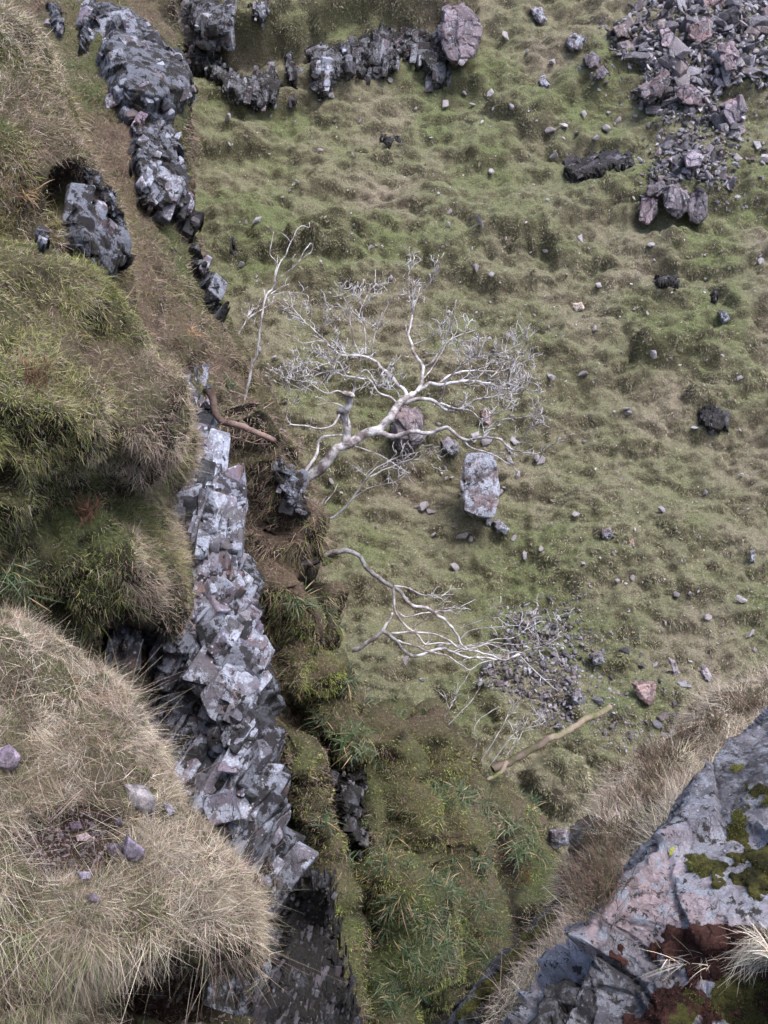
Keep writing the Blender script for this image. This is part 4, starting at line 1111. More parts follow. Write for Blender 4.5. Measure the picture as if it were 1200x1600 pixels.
# ------------------------------------------------------------------ bare trees
class Tubes:
    def __init__(s): s.V = []; s.F = []; s.C = []; s.n = 0
    def add(s, P, R, sides=6, col=(1, 1, 1)):
        P = np.asarray(P, float); R = np.asarray(R, float)
        T = np.gradient(P, axis=0); T /= np.linalg.norm(T, axis=1, keepdims=True) + 1e-9
        ref = np.array([0.31, 0.77, 0.55]); A = np.cross(T, ref); A /= np.linalg.norm(A, axis=1, keepdims=True) + 1e-9
        B = np.cross(T, A)
        th = np.linspace(0, 2 * math.pi, sides, endpoint=False)
        ring = P[:, None] + R[:, None, None] * (np.cos(th)[None, :, None] * A[:, None] + np.sin(th)[None, :, None] * B[:, None])
        k = len(P)
        i = np.arange(k * sides).reshape(k, sides); j = np.roll(i, -1, axis=1)
        F = np.stack([i[:-1], j[:-1], j[1:], i[1:]], -1).reshape(-1, 4) + s.n
        s.V.append(ring.reshape(-1, 3)); s.F.append(F)
        # closed tip
        s.V.append(P[-1:] + T[-1:] * R[-1]); tip = s.n + k * sides
        s.F.append(np.stack([i[-1] + s.n, j[-1] + s.n, np.full(sides, tip), np.full(sides, tip)], -1)[:, :])
        s.C.append(np.tile(np.array(col), (k * sides + 1, 1))); s.n += k * sides + 1
    def build(s, name, mat, parent, origin):
        V = np.concatenate(s.V) - np.array(origin)
        F = np.concatenate(s.F)
        me = bpy.data.meshes.new(name)
        me.from_pydata(V.tolist(), [], [tuple(dict.fromkeys(f)) for f in F.tolist()])
        me.polygons.foreach_set('use_smooth', np.ones(len(me.polygons), bool))
        set_cols(me, np.concatenate(s.C))
        return link(name, me, mat, parent)

def smooth_poly(P, n):
    P = np.asarray(P, float)
    if len(P) < 3: return np.array([P[0] + (P[-1] - P[0]) * t for t in np.linspace(0, 1, n)])
    return spline_axis(P, n)

CAMUP = np.array([0, SP, CP]); CAMR = np.array([1.0, 0, 0]); CAMF = np.array([0, CP, -SP])
tr = np.random.default_rng(11)

def twigs(T, P, R, dens, L0, depth, up, col, rmin, start=0.35, wig=0.32, wide=1.0):
    """crooked side twigs growing from the path P; real 3-D directions."""
    seg = np.linalg.norm(np.diff(P, axis=0), axis=1); s = np.concatenate([[0], np.cumsum(seg)])
    n = tr.poisson(dens * 3.4 * s[-1] * (1 - start))
    n = max(n, 1)
    for q in range(n):
        t = start + (1 - start) * tr.random() ** 0.9
        k = min(len(P) - 2, int(np.searchsorted(s, t * s[-1])))
        b = P[k]; tan = P[min(k + 1, len(P) - 1)] - P[max(k - 1, 0)]; tan /= np.linalg.norm(tan) + 1e-9
        side = tr.normal(size=3) * np.array([1, 0.8, 1]); side -= tan * side.dot(tan); side /= np.linalg.norm(side) + 1e-9
        d = tan * 0.7 + side * 0.85 * wide + up * 0.45
        d /= np.linalg.norm(d)
        L = L0 * (0.45 + 0.9 * tr.random()) * (1.15 - 0.5 * t)
        m = 7
        pts = [b]; dd = d.copy()
        for _ in range(m):
            dd = dd + tr.normal(size=3) * wig + up * 0.07; dd /= np.linalg.norm(dd)
            pts.append(pts[-1] + dd * L / m)
        pts = np.array(pts)
        r0 = max(rmin * 1.25, min(R[k] * 0.55, 0.02 * L0 / 0.5))
        rr = np.linspace(r0, rmin, len(pts))
        T.add(pts, rr, 4, col)
        if depth > 0:
            twigs(T, pts, rr, dens * 0.95, L0 * 0.6, depth - 1, up, col, rmin, 0.2, wig, wide)

def tree(name, label, cat, org, scale, limbs, d0, parts, mat, up=(0.1, 0, 0.8), group=None, rmin=0.0052, jit=0.0):
    """limbs: (part, points in the photo grid, r0, r1, depth0, depth1, twig density, twig length, depth of branching)"""
    up = np.array(up)
    ox, oy = org
    f = limbs[0]
    bx, by = ox + f[1][0][0] / scale, oy + f[1][0][1] / scale
    base = W(bx, by, d0 + f[4])
    e = bpy.data.objects.new(name, None); COL.objects.link(e); e.location = base
    tag(e, label, cat, group)
    bpy.context.view_layer.update()
    byp = {}
    for part, pts, r0, r1, da, db, dens, tl, dep in limbs:
        T = byp.setdefault(part, [])
        t = np.linspace(0, 1, len(pts))
        dd = d0 + da + (db - da) * t ** 1.2
        P = np.array([W(ox + x / scale, oy + y / scale, dk) for (x, y), dk in zip(pts, dd)])
        n = max(10, int(len(pts) * 6))
        Q = smooth_poly(P, n)
        Q = Q + np.stack([fbm(Q * [1, 1, 1], 4.5, 3, 70 + k) for k in range(3)], -1) * min(0.05, r0 * 1.1)
        r0, r1 = r0 * (0.74 if part == 'trunk' and r0 > 0.06 else 0.85), r1 * 0.9
        R = r0 + (r1 - r0) * np.linspace(0, 1, n) ** 0.8
        R = R * (1 + 0.12 * fbm(Q, 6, 2, 77))
        tb = Tubes()
        tb.add(Q, R, 10 if r0 > 0.03 else 6)
        if part == 'trunk':
            k_ = len(Q); sd_ = 10 if r0 > 0.03 else 6
            g_ = np.clip(np.linspace(0, 1, k_) * 2.2, 0, 1)[:, None]
            tb.C[0][:k_ * sd_] = np.repeat(np.array((0.6, 0.48, 0.45)) * (1 - g_) + g_, sd_, axis=0)
        if dens: twigs(tb, Q, R, dens, tl, dep, up, (1, 1, 1), rmin)
        T.append(tb)
    for part, lst in byp.items():
        groups = [lst] if part == 'trunk' else [[x] for x in lst]
        for g in groups:
            m = Tubes()
            for x in g:
                m.V += x.V; m.F += [q + m.n for q in x.F]; m.C += x.C; m.n += x.n
            o = m.build(part, mat, e, base)
    return e

B, Tn = 'branch', 'trunk'
big = [
 (Tn, [(55, 1050), (80, 990), (110, 955), (150, 905), (200, 870), (245, 830), (270, 790), (320, 765), (370, 735), (420, 715), (460, 695), (500, 650), (530, 610), (552, 588), (590, 562)], .15, .06, 0, .3, 0, 0, 0),
 (B, [(440, 712), (480, 722), (520, 730), (580, 722), (650, 715), (700, 712), (735, 705), (790, 745), (840, 740), (890, 738), (940, 750), (1000, 790), (1060, 810), (1110, 800), (1150, 770)], .055, .009, .2, -1.0, 2.2, .5, 1),
 (B, [(785, 742), (830, 780), (880, 800), (930, 820), (980, 850), (1020, 880)], .02, .006, -.3, -.9, 1.5, .3, 0),
 (B, [(870, 735), (900, 695), (960, 665), (1020, 665), (1070, 650), (1110, 635)], .02, .006, -.4, -1.0, 2.5, .4, 1),
 (B, [(1000, 790), (1040, 745), (1060, 700), (1130, 680)], .014, .005, -.6, -1.2, 2.5, .35, 1),
 (B, [(545, 605), (600, 582), (650, 582), (690, 598), (730, 630), (790, 620), (840, 590), (900, 575), (960, 570), (1020, 560), (1050, 540)], .045, .008, .3, -.7, 3.4, .5, 1),
 (B, [(700, 600), (760, 622), (830, 632), (870, 665), (930, 640), (1000, 620)], .02, .006, 0, -.8, 2.5, .4, 1),
 (B, [(590, 565), (650, 525), (710, 520), (770, 510), (830, 508), (900, 520), (960, 540), (1040, 535)], .042, .007, .3, .9, 3.4, .5, 1),
 (B, [(690, 522), (740, 485), (800, 468), (860, 465), (930, 470), (990, 450), (1030, 380)], .025, .006, .5, 1.3, 3.4, .5, 1),
 (B, [(690, 600), (712, 560), (720, 520), (760, 470), (830, 420), (900, 400), (960, 390), (1020, 360)], .02, .006, .2, -.5, 3.0, .5, 2),
 (B, [(605, 555), (632, 500), (622, 440), (600, 400), (580, 365), (568, 320), (580, 260), (590, 210), (575, 150), (570, 50)], .042, .006, .3, .9, 2.6, .45, 2),
 (B, [(590, 215), (612, 160), (650, 120), (690, 40)], .014, .005, .7, .5, 3.5, .35, 1),
 (B, [(630, 450), (670, 430), (720, 350), (790, 330), (810, 240)], .018, .005, .5, .1, 2.1, .6, 1),
 (B, [(635, 500), (670, 450), (700, 400), (740, 340), (850, 300)], .016, .005, .4, 1.2, 2.1, .6, 1),
 (B, [(580, 365), (640, 340), (700, 300), (730, 260)], .014, .005, .6, .2, 3.2, .4, 1),
 (B, [(565, 580), (545, 540), (500, 490), (450, 450), (420, 425), (370, 405), (300, 405), (260, 370), (220, 340), (180, 300), (130, 250), (85, 200)], .042, .006, .3, .9, 2.4, .45, 2),
 (B, [(240, 355), (200, 345), (140, 355), (100, 330), (65, 315)], .014, .005, .7, .5, 2.4, .3, 1),
 (B, [(370, 405), (342, 330), (330, 250), (320, 180), (340, 150)], .018, .005, .6, .3, 3.0, .5, 2),
 (B, [(395, 400), (390, 300), (370, 240), (400, 160), (440, 110)], .016, .005, .6, 1.2, 2.4, .35, 1),
 (B, [(425, 425), (420, 380), (450, 270), (500, 180)], .016, .005, .6, .2, 2.4, .35, 1),
 (B, [(180, 300), (215, 285), (235, 250), (240, 215)], .011, .005, .8, .6, 3, .3, 1),
 (B, [(540, 615), (500, 580), (450, 560), (410, 510), (370, 500), (310, 490), (250, 470), (190, 490), (150, 540), (65, 540), (75, 505)], .026, .006, .3, -.3, 3.0, .5, 2),
 (B, [(315, 490), (280, 430), (230, 440), (160, 470)], .014, .005, 0, -.5, 2.8, .35, 1),
 (B, [(312, 765), (316, 700), (298, 655), (286, 630), (318, 622), (332, 590), (305, 560), (345, 570)], .085, .045, .1, -.3, 0, 0, 0),
 (B, [(335, 585), (350, 540), (352, 500), (400, 470), (440, 520), (500, 530)], .026, .006, -.2, -.7, 3.0, .5, 2),
 (B, [(310, 562), (280, 550), (240, 560), (205, 545), (150, 500)], .018, .005, -.3, -.6, 3.0, .35, 1),
 (B, [(318, 622), (270, 600), (200, 605)], .014, .005, -.1, -.5, 2.6, .3, 1),
 (B, [(285, 645), (262, 690), (200, 705), (140, 690), (90, 680), (75, 640), (85, 580)], .024, .006, -.1, -.4, 1.6, .25, 1),
 (B, [(135, 895), (180, 830), (200, 780), (220, 740), (295, 732)], .032, .02, -.05, .05, 0, 0, 0),
 (B, [(350, 775), (400, 790), (450, 810), (500, 840), (570, 885)], .012, .005, .1, -.2, 1.2, .2, 0),
 (B, [(320, 640), (325, 690), (330, 740)], .02, .01, -.1, .1, 0, 0, 0),
]
tree('bare_tree', 'big leafless silver-grey tree leaning out over the gully with a spreading fan of twigs', 'tree', (420, 400), 2.609, big, 17.0, None, M_bark)
low = [
 (Tn, [(30, 175), (60, 160), (110, 145), (160, 115), (220, 105), (295, 125), (330, 180), (380, 225), (430, 258), (480, 300), (520, 340), (570, 350), (640, 395), (690, 440), (720, 495), (760, 525), (830, 535), (880, 555), (930, 560), (970, 548)], .05, .014, 0, .6, 0, 0, 0),
 (B, [(435, 260), (440, 320), (450, 370), (490, 425), (540, 460), (570, 495), (640, 490), (700, 500), (740, 520)], .026, .01, .2, .6, .8, .3, 1),
 (B, [(430, 450), (500, 450), (560, 450), (620, 460), (680, 490), (740, 520), (830, 500), (900, 520), (990, 540)], .022, .006, .3, -.2, 1.6, .4, 1),
 (B, [(460, 480), (520, 505), (600, 530), (660, 540), (710, 575), (755, 600), (800, 580), (860, 565)], .024, .007, .3, .9, .8, .3, 1),
 (B, [(440, 255), (500, 265), (560, 292), (620, 295), (690, 290)], .014, .005, .2, .8, 1.6, .3, 1),
 (B, [(640, 300), (670, 275), (680, 250)], .008, .005, .6, .8, 1, .2, 0),
 (B, [(450, 365), (500, 385), (560, 370), (640, 360), (700, 350), (780, 310)], .016, .005, .3, 1.0, 1.8, .35, 1),
 (B, [(520, 430), (580, 390), (620, 340), (680, 290)], .012, .005, .4, .1, 1.2, .3, 0),
 (B, [(720, 430), (800, 400), (900, 365)], .01, .005, .5, .1, 2.4, .4, 1),
 (B, [(715, 480), (760, 440), (830, 430), (930, 420), (1000, 430)], .014, .005, .5, 0, 3, .45, 1),
 (B, [(760, 525), (850, 480), (940, 470), (1000, 430)], .014, .005, .6, 1.2, 2.1, .6, 1),
 (B, [(930, 555), (1000, 520), (1060, 505), (1140, 465)], .012, .005, .6, 1.0, 2.1, .6, 1),
 (B, [(830, 535), (900, 500), (960, 500), (1040, 480)], .012, .005, .6, .2, 2.1, .6, 1),
 (B, [(970, 550), (1030, 610), (1120, 690)], .01, .005, .6, .4, 1.0, .3, 0),
]
tree('bare_tree', 'arching leafless tree below the big one, branches sweeping right over the lower scree', 'tree', (450, 820), 2.667, low, 16.0, None, M_bark, up=(0.25, 0, 0.3))
low2 = [
 (Tn, [(265, 518), (310, 510), (360, 475), (395, 440), (440, 480), (480, 525), (520, 548), (580, 525), (640, 518), (700, 535), (760, 548), (850, 555), (930, 560)], .045, .014, 0, .5, .8, .35, 1),
 (B, [(395, 440), (430, 380), (440, 362)], .035, .02, .1, .2, 0, 0, 0),
 (B, [(690, 530), (760, 500), (840, 490), (960, 500)], .012, .005, .3, .8, 2.6, .4, 1)]
tree('bare_tree', 'low crooked bare stem rooted just below the arching tree and crossing its branches', 'tree', (450, 820), 2.667, low2, 17.3, None, M_bark, up=(0.25, 0, 0.3))
thin = [
 (Tn, [(180, 1312), (200, 1240), (235, 1140), (270, 990), (300, 850), (320, 720), (345, 600), (365, 530), (400, 480), (430, 350), (480, 260), (510, 200), (560, 110), (600, 95), (635, 100), (638, 68)], .034, .006, 0, .3, 0, 0, 0),
 (B, [(400, 480), (440, 430), (520, 360), (580, 310), (640, 265)], .014, .005, .1, -.2, 1.2, .25, 1),
 (B, [(560, 325), (600, 250), (640, 205)], .009, .005, -.1, 0, 1, .2, 0),
 (B, [(430, 350), (405, 310), (375, 270), (385, 200), (400, 130)], .012, .005, .2, .4, 1.5, .25, 0),
 (B, [(412, 470), (410, 400), (420, 340), (425, 280)], .012, .005, .1, .4, 1, .2, 0),
 (B, [(510, 200), (480, 160), (445, 135)], .009, .005, .2, .5, 1, .15, 0),
 (B, [(360, 560), (420, 530), (500, 520), (560, 525), (620, 537)], .011, .005, .1, -.3, 1.4, .25, 1),
 (B, [(385, 530), (440, 490), (500, 465)], .009, .005, .1, .3, 1, .2, 0),
 (B, [(350, 560), (340, 520), (335, 490)], .007, .005, .1, .2, 0, .2, 0),
 (B, [(318, 740), (300, 720), (285, 710)], .008, .005, .1, 0, 0, .2, 0)]
tree('sapling', 'thin pale leafless sapling standing left of the big bare tree', 'tree', (330, 330), 4.104, thin, 16.5, None, M_bark)
tree('sapling', 'short faint sapling leaning right behind the thin pale sapling', 'tree', (330, 330), 4.104,
     [(Tn, [(155, 815), (210, 730), (260, 670), (320, 630), (400, 580)], .02, .006, 0, .3, 2, .3, 1), (B, [(210, 730), (240, 660), (270, 600)], .01, .005, 0, .2, 2, .2, 0)], 18.4, None, M_bark)
tree('sapling', 'slender leaning sapling under the trunk of the big bare tree', 'tree', (420, 400), 2.609,
     [(Tn, [(250, 1070), (275, 1058), (340, 990), (390, 920), (450, 880), (520, 850), (600, 830), (670, 852)], .024, .005, 0, .4, 2.2, .45, 1),
      (B, [(345, 985), (380, 930), (430, 870), (500, 830), (560, 810), (640, 790)], .012, .005, .1, .6, 2.4, .4, 1),
      (B, [(340, 990), (400, 950), (470, 930), (540, 915)], .009, .005, .1, -.2, 1.8, .3, 1)], 18.0, None, M_bark)
tree('sapling', 'small twig sapling left of the slender leaning sapling', 'tree', (420, 400), 2.609,
     [(Tn, [(175, 1085), (220, 1020), (260, 970), (280, 930)], .012, .005, 0, .3, 1.5, .3, 0)], 18.0, None, M_bark)
tree('gnarled_root', 'dark reddish gnarled stem lying along the ridge under the thin sapling', 'tree', (330, 330), 4.104,
     [(Tn, [(0, 1150), (15, 1220), (45, 1300), (100, 1350), (200, 1385), (300, 1420), (400, 1470)], .075, .04, 0, -.2, 0, 0, 0),
      (B, [(60, 1365), (120, 1335), (190, 1330), (280, 1260)], .01, .005, -.2, -.3, 1.2, .25, 0),
      (B, [(30, 1430), (110, 1440), (180, 1455), (270, 1400)], .01, .005, -.2, -.3, 1.0, .25, 0),
      (B, [(180, 1455), (240, 1480), (300, 1495), (380, 1490)], .01, .005, -.2, -.3, 1.0, .2, 0)], 14.9, None, M_bark_brown)
tree('root', 'pale crooked root dropping to the foot of the big bare tree', 'tree', (420, 400), 2.609,
     [(Tn, [(-10, 785), (40, 820), (80, 850), (130, 885)], .028, .015, 0, .2, 0, 0, 0), (B, [(85, 850), (95, 820), (110, 840), (130, 870)], .014, .008, .1, .1, 0, 0, 0)], 16.7, None, M_bark)
# saplings at the foot of the gully
for k, (pts, d, lab) in enumerate([
     ([(635, 850), (660, 790), (690, 730), (720, 670)], 18.1, 'leftmost thin twiggy shoot above the mossy slope'),
     ([(650, 850), (700, 800), (760, 740), (800, 680)], 18.2, 'leaning twiggy shoot beside the leftmost shoot above the mossy slope'),
     ([(765, 980), (790, 900), (775, 860), (800, 810), (880, 755)], 18.3, 'pale forked shoot with a curl in front of the scree'),
     ([(850, 990), (900, 920), (960, 860), (1060, 830)], 18.7, 'leaning grey shoot crossing the mossy log'),
     ([(800, 990), (860, 900), (900, 830), (930, 760)], 18.8, 'brownish upright shoot left of the mossy log'),
     ([(910, 960), (960, 900), (1000, 800)], 18.9, 'short shoot rising behind the mossy log')]):
    tree('shoot', lab, 'shrub', (450, 820), 2.667, [(Tn, pts, .014, .005, 0, .3, 2.4, .4, 1)], d, None, M_bark, rmin=0.004)
tree('mossy_log', 'dead mossy log with a broken pinkish end lying across the gully', 'log', (600, 1066), 2.0,
     [(Tn, [(340, 275), (380, 258), (450, 215), (520, 180), (580, 150), (640, 110), (705, 78)], .1, .06, 0, 1.2, 0, 0, 0),
      (B, [(385, 250), (360, 290), (320, 300)], .05, .03, .1, -.2, 0, 0, 0)], 18.7, None, M_bark_moss)

# ------------------------------------------------------------------ boulders traced one by one
def boulder(poly, label, lands=None, mat=None, t=None, name='boulder', cat='boulder', base=(0.17, 0.155, 0.17), seed=1, amp=None, out=0.5, at=None, group=None, size=None, box=0.0):
    poly = np.array(poly, float)
    c = poly.mean(0)
    q = at or (c[0], poly[:, 1].max() - 0.25 * np.ptp(poly[:, 1]))
    h = hit(q[0], q[1], lands)
    if not h: return None
    d = float(project(np.array(h[0]))[2])
    wid = np.ptp(poly[:, 0]) / FPX * d; hgt = np.ptp(poly[:, 1]) / FPX * d
    t = t or 0.5 * min(wid, hgt) + 0.12 * max(wid, hgt)
    d = d - t * out
    r = np.random.default_rng(seed)
    pts = []
    for k, (sc, dz) in enumerate([(0.93, -0.55), (0.98, -0.5), (1.0, 0.05), (0.97, 0.6), (0.8, 0.9)] if box else [(0.62, -0.55), (0.9, -0.3), (1.0, 0.05), (0.92, 0.5), (0.6, 0.9)]):
        for p in poly:
            pp = c + (p - c) * (sc + r.normal() * 0.03)
            pts.append(W(pp[0], pp[1], d + dz * t + r.normal() * t * 0.08) * 1.0)
    cw = W(c[0], c[1], d)
    bm = bmesh.new()
    for p in pts: bm.verts.new(p - cw)
    res = bmesh.ops.convex_hull(bm, input=bm.verts)
    for v in [v for v in bm.verts if not v.link_faces]: bm.verts.remove(v)
    # limited dissolve gives broad planes, then dense cuts for fractures
    bmesh.ops.dissolve_limit(bm, angle_limit=0.22, verts=bm.verts, edges=bm.edges)
    bmesh.ops.triangulate(bm, faces=bm.faces)
    el = max(wid, hgt) / 34
    for _ in range(7):
        long = [e for e in bm.edges if e.calc_length() > el]
        if not long: break
        bmesh.ops.subdivide_edges(bm, edges=long, cuts=1)
        bmesh.ops.triangulate(bm, faces=bm.faces)
    bm.normal_update()
    V = np.array([v.co[:] for v in bm.verts]); N = np.array([v.normal[:] for v in bm.verts])
    m = min(wid, hgt); amp = amp if amp is not None else 0.12 * m
    sz = np.array(size or (m * 0.45, m * 0.6, m * 0.8)); R = rot(10 * (seed % 5), 15 * (seed % 4), 20 * (seed % 7))
    a, ta = facet(V, sz, R, seed, amp, 1.2, 0.3, 0.08)
    b, tb = facet(V, sz * 0.35, R, seed + 1, amp * 0.35, 1.2, 0.4, 0.12)
    V = V + N * (a + b)[:, None]
    me = bpy.data.meshes.new(name)
    F = [[v.index for v in f.verts] for f in bm.faces]
    me.from_pydata(V.tolist(), [], F); bm.free()
    set_cols(me, rock_cols(V + cw, 0.6 * ta + 0.4 * tb, base, 0.4))
    o = link(name, me, mat or M_scree); o.location = cw
    tag(o, label, cat, group)
    return o

H = [HILL]
boulder([(728, 708), (772, 706), (776, 740), (778, 782), (771, 806), (745, 808), (724, 800), (719, 765), (726, 735)], 'large upright pale slab boulder on the hillside right of the big bare tree', H, M_rock_back, seed=3, t=0.6, out=1.0, at=(748, 812), box=1, amp=0.05)
boulder([(612, 640), (630, 630), (652, 632), (662, 650), (662, 685), (645, 700), (622, 705), (610, 690)], 'dark rounded boulder on the hillside right behind the big bare tree', H, M_rock_dark, seed=5, t=0.6, out=0.8, at=(638, 705))
boulder([(688, 688), (700, 682), (714, 694), (716, 706), (705, 712), (692, 702)], 'small split rock between the dark rounded boulder and the tall slab boulder', H, M_rock_far, seed=6)
boulder([(768, 812), (780, 810), (795, 828), (790, 836), (776, 830)], 'pale slab fragment lying under the tall slab boulder', H, M_rock_back, seed=7)
boulder([(758, 804), (768, 804), (766, 824), (758, 820)], 'thin upright chip under the tall slab boulder', H, M_rock_back, seed=8)
boulder([(692, 12), (722, 8), (748, 30), (750, 55), (740, 85), (722, 102), (702, 88), (690, 55)], 'large purple boulder in the gap of the upper crags under the turf edge', H, M_scree, seed=9, t=0.9, out=1.0, base=(0.19, 0.16, 0.18), box=1)
boulder([(886, 58), (900, 52), (914, 60), (908, 76), (894, 80), (887, 70)], 'pale blue-grey block left of the upper scree', H, M_rock_back, seed=11)
boulder([(838, 125), (850, 118), (860, 134), (850, 140)], 'pale wedge stone in the turf below left of the upper scree', H, M_rock_back, seed=12)
boulder([(830, 14), (845, 12), (855, 32), (845, 38), (834, 28)], 'grey stone pair near the top edge left of the upper scree', H, M_rock_back, seed=13)
boulder([(1090, 45 - 55), (1140, -20), (1130, 8), (1105, 22), (1092, 12)], 'pink-brown block cut by the top frame edge in the upper scree', H, M_scree, seed=14, base=(0.23, 0.17, 0.17))
boulder([(985, 1066), (1010, 1060), (1030, 1066), (1025, 1090), (1014, 1104), (1000, 1090)], 'large pinkish pointed slab on the hillside right of the mossy log', H, M_scree, seed=15, base=(0.27, 0.2, 0.19), t=0.2)
boulder([(892, 1080), (905, 1076), (912, 1090), (905, 1102), (893, 1098)], 'rounded grey stone above the end of the mossy log', H, M_rock_far, seed=16)
boulder([(922, 1022), (938, 1018), (945, 1035), (928, 1040)], 'grey block right of the lower scree', H, M_rock_far, seed=17)
boulder([(895, 474), (908, 473), (912, 482), (900, 488), (894, 482)], 'pale square stone alone on the open hillside', H, M_scree, seed=18, base=(0.4, 0.34, 0.28))
boulder([(1094, 1040), (1102, 1038), (1114, 1062), (1108, 1068), (1098, 1056)], 'long pale slab lying on the hillside near the right bank', H, M_scree, seed=19, base=(0.3, 0.27, 0.3), t=0.12)
boulder([(1045, 1028), (1053, 1030), (1062, 1054), (1054, 1058)], 'narrow slab left of the long pale slab near the right bank', H, M_scree, seed=20, base=(0.26, 0.23, 0.25), t=0.1)
boulder([(940, 828), (952, 824), (960, 838), (950, 846), (941, 840)], 'grey angular stone in the turf right of the tall slab boulder', H, M_rock_far, seed=21)
boulder([(982, 845), (990, 842), (992, 856), (984, 858)], 'brown-tinted stone beside the grey angular stone in the turf', H, M_scree, seed=22, base=(0.3, 0.22, 0.18))
boulder([(858, 1296), (886, 1294), (890, 1320), (866, 1326), (856, 1314)], 'square grey block wedged at the bottom of the gully', [HILL], M_rock_back, seed=23, out=2.2, t=0.5)
boulder([(750, 640), (758, 636), (770, 655), (765, 668), (752, 660)], 'flat pinkish-grey stone behind the twigs of the big bare tree', H, M_scree, seed=24, base=(0.25, 0.19, 0.18), t=0.1)
boulder([(1122, 488), (1134, 485), (1140, 498), (1130, 506)], 'pale stone on the hillside at the right below the dark rock corner', H, M_rock_back, seed=25)
boulder([(1172, 860), (1180, 858), (1179, 880), (1172, 878)], 'tall thin pale stone near the right frame edge', H, M_rock_back, seed=26, t=0.12)
# broken outcrop below the upper scree
for k, (poly, lab, bs) in enumerate([
     ([(1036, 300), (1050, 290), (1072, 300), (1078, 312), (1070, 330), (1058, 338), (1040, 325)], 'large fractured grey block at the nose of the upper scree', (0.17, 0.155, 0.175)),
     ([(1080, 300), (1095, 295), (1106, 310), (1104, 335), (1092, 352), (1076, 345), (1072, 325)], 'dark jagged block right of the fractured block at the nose of the upper scree', (0.13, 0.12, 0.14)),
     ([(1002, 310), (1018, 306), (1030, 310), (1026, 335), (1012, 348), (998, 345)], 'leaning pinkish slab left of the fractured block at the nose of the upper scree', (0.22, 0.18, 0.2)),
     ([(1012, 290), (1036, 284), (1044, 298), (1026, 308), (1010, 304)], 'dark flat block above the leaning pinkish slab', (0.14, 0.125, 0.14)),
     ([(1068, 242), (1086, 236), (1100, 246), (1092, 260), (1072, 262)], 'pale lilac block on top of the scree nose', (0.24, 0.22, 0.26)),
     ([(1132, 160), (1158, 150), (1168, 170), (1162, 190), (1140, 195), (1130, 178)], 'big square grey block at the lower right side of the upper scree', (0.2, 0.18, 0.21)),
     ([(1142, 195), (1160, 190), (1166, 205), (1152, 214), (1142, 206)], 'pinkish block under the big square grey block', (0.22, 0.175, 0.19)),
     ([(1058, 138), (1080, 134), (1096, 148), (1092, 164), (1070, 162), (1058, 150)], 'domed purple block in the middle of the upper scree', (0.2, 0.165, 0.19)),
     ([(1124, 70), (1146, 66), (1154, 84), (1150, 110), (1134, 112), (1126, 90)], 'tall cracked block in the right middle of the upper scree', (0.22, 0.18, 0.2)),
     ([(1032, 48), (1044, 44), (1052, 56), (1048, 74), (1034, 72)], 'stubby upright block in the left middle of the upper scree', (0.22, 0.185, 0.205)),
     ([(1074, 38), (1110, 28), (1112, 55), (1092, 66), (1076, 60)], 'wide grey block high in the upper scree', (0.2, 0.18, 0.205)),
     ([(958, 44), (975, 38), (985, 46), (982, 58), (965, 56)], 'brown-grey block at the upper left rim of the upper scree', (0.22, 0.18, 0.18)),
     ([(912, 90), (925, 82), (938, 90), (934, 105), (916, 104)], 'squat dark block left of the upper scree', (0.16, 0.14, 0.16)),
     ([(932, 110), (942, 104), (950, 112), (944, 124), (933, 122)], 'small dark block just below the squat dark block', (0.15, 0.13, 0.155)),
     ([(1000, 140), (1020, 125), (1040, 110), (1048, 128), (1030, 150), (1008, 160)], 'slanting dark plate at the left foot of the upper scree', (0.15, 0.135, 0.155)),
     ]):
    boulder(poly, lab, H, M_scree, seed=140 + k, base=bs, out=1.1, box=1)

# ------------------------------------------------------------------ loose stones: twelve shapes, copied one by one
protos = []
sr = np.random.default_rng(5)
def stone_mesh(seed, flat):
    r = np.random.default_rng(seed)
    bm = bmesh.new()
    for _ in range(13):
        v = r.normal(size=3); v /= np.max(np.abs(v)) ** 0.6 * np.linalg.norm(v) ** 0.4
        bm.verts.new(Vector(v * np.array([1.0, 0.62, flat]) * (0.85 + 0.2 * r.random())))
    bmesh.ops.convex_hull(bm, input=bm.verts)
    for v in [v for v in bm.verts if not v.link_faces]: bm.verts.remove(v)
    bmesh.ops.dissolve_limit(bm, angle_limit=0.3, verts=bm.verts, edges=bm.edges)
    bmesh.ops.bevel(bm, geom=list(bm.edges), offset=0.03, segments=1, affect='EDGES')
    bmesh.ops.triangulate(bm, faces=bm.faces)
    V = np.array([v.co[:] for v in bm.verts]); F = [[v.index for v in f.verts] for f in bm.faces]
    bm.free()
    return V, F
SH = [stone_mesh(900 + k, [0.35, 0.5, 0.28, 0.6][k % 4]) for k in range(12)]
TONES = [(0.19, 0.187, 0.21), (0.155, 0.15, 0.17), (0.22, 0.2, 0.215), (0.12, 0.115, 0.13), (0.27, 0.272, 0.3), (0.22, 0.185, 0.185)]
def proto_me(k, tone, mat, name='stone'):
    V, F = SH[k]
    me = bpy.data.meshes.new(name); me.from_pydata(V.tolist(), [], F)
    set_cols(me, np.tile(np.array(TONES[tone]), (len(V), 1)) * (0.85 + 0.3 * np.random.default_rng(k).random((len(V), 1))))
    me.materials.append(mat)
    return me
TONES2 = [(0.34, 0.33, 0.36), (0.27, 0.25, 0.27), (0.38, 0.36, 0.37)]
PM = [proto_me(k % 12, k % 6, M_scree) for k in range(24)]
PH = []
for k in range(12):
    V_, F_ = SH[k]; m_ = bpy.data.meshes.new('stone'); m_.from_pydata(V_.tolist(), [], F_); set_cols(m_, np.tile(np.array(TONES2[k % 3]), (len(V_), 1))); m_.materials.append(M_scree); PH.append(m_)

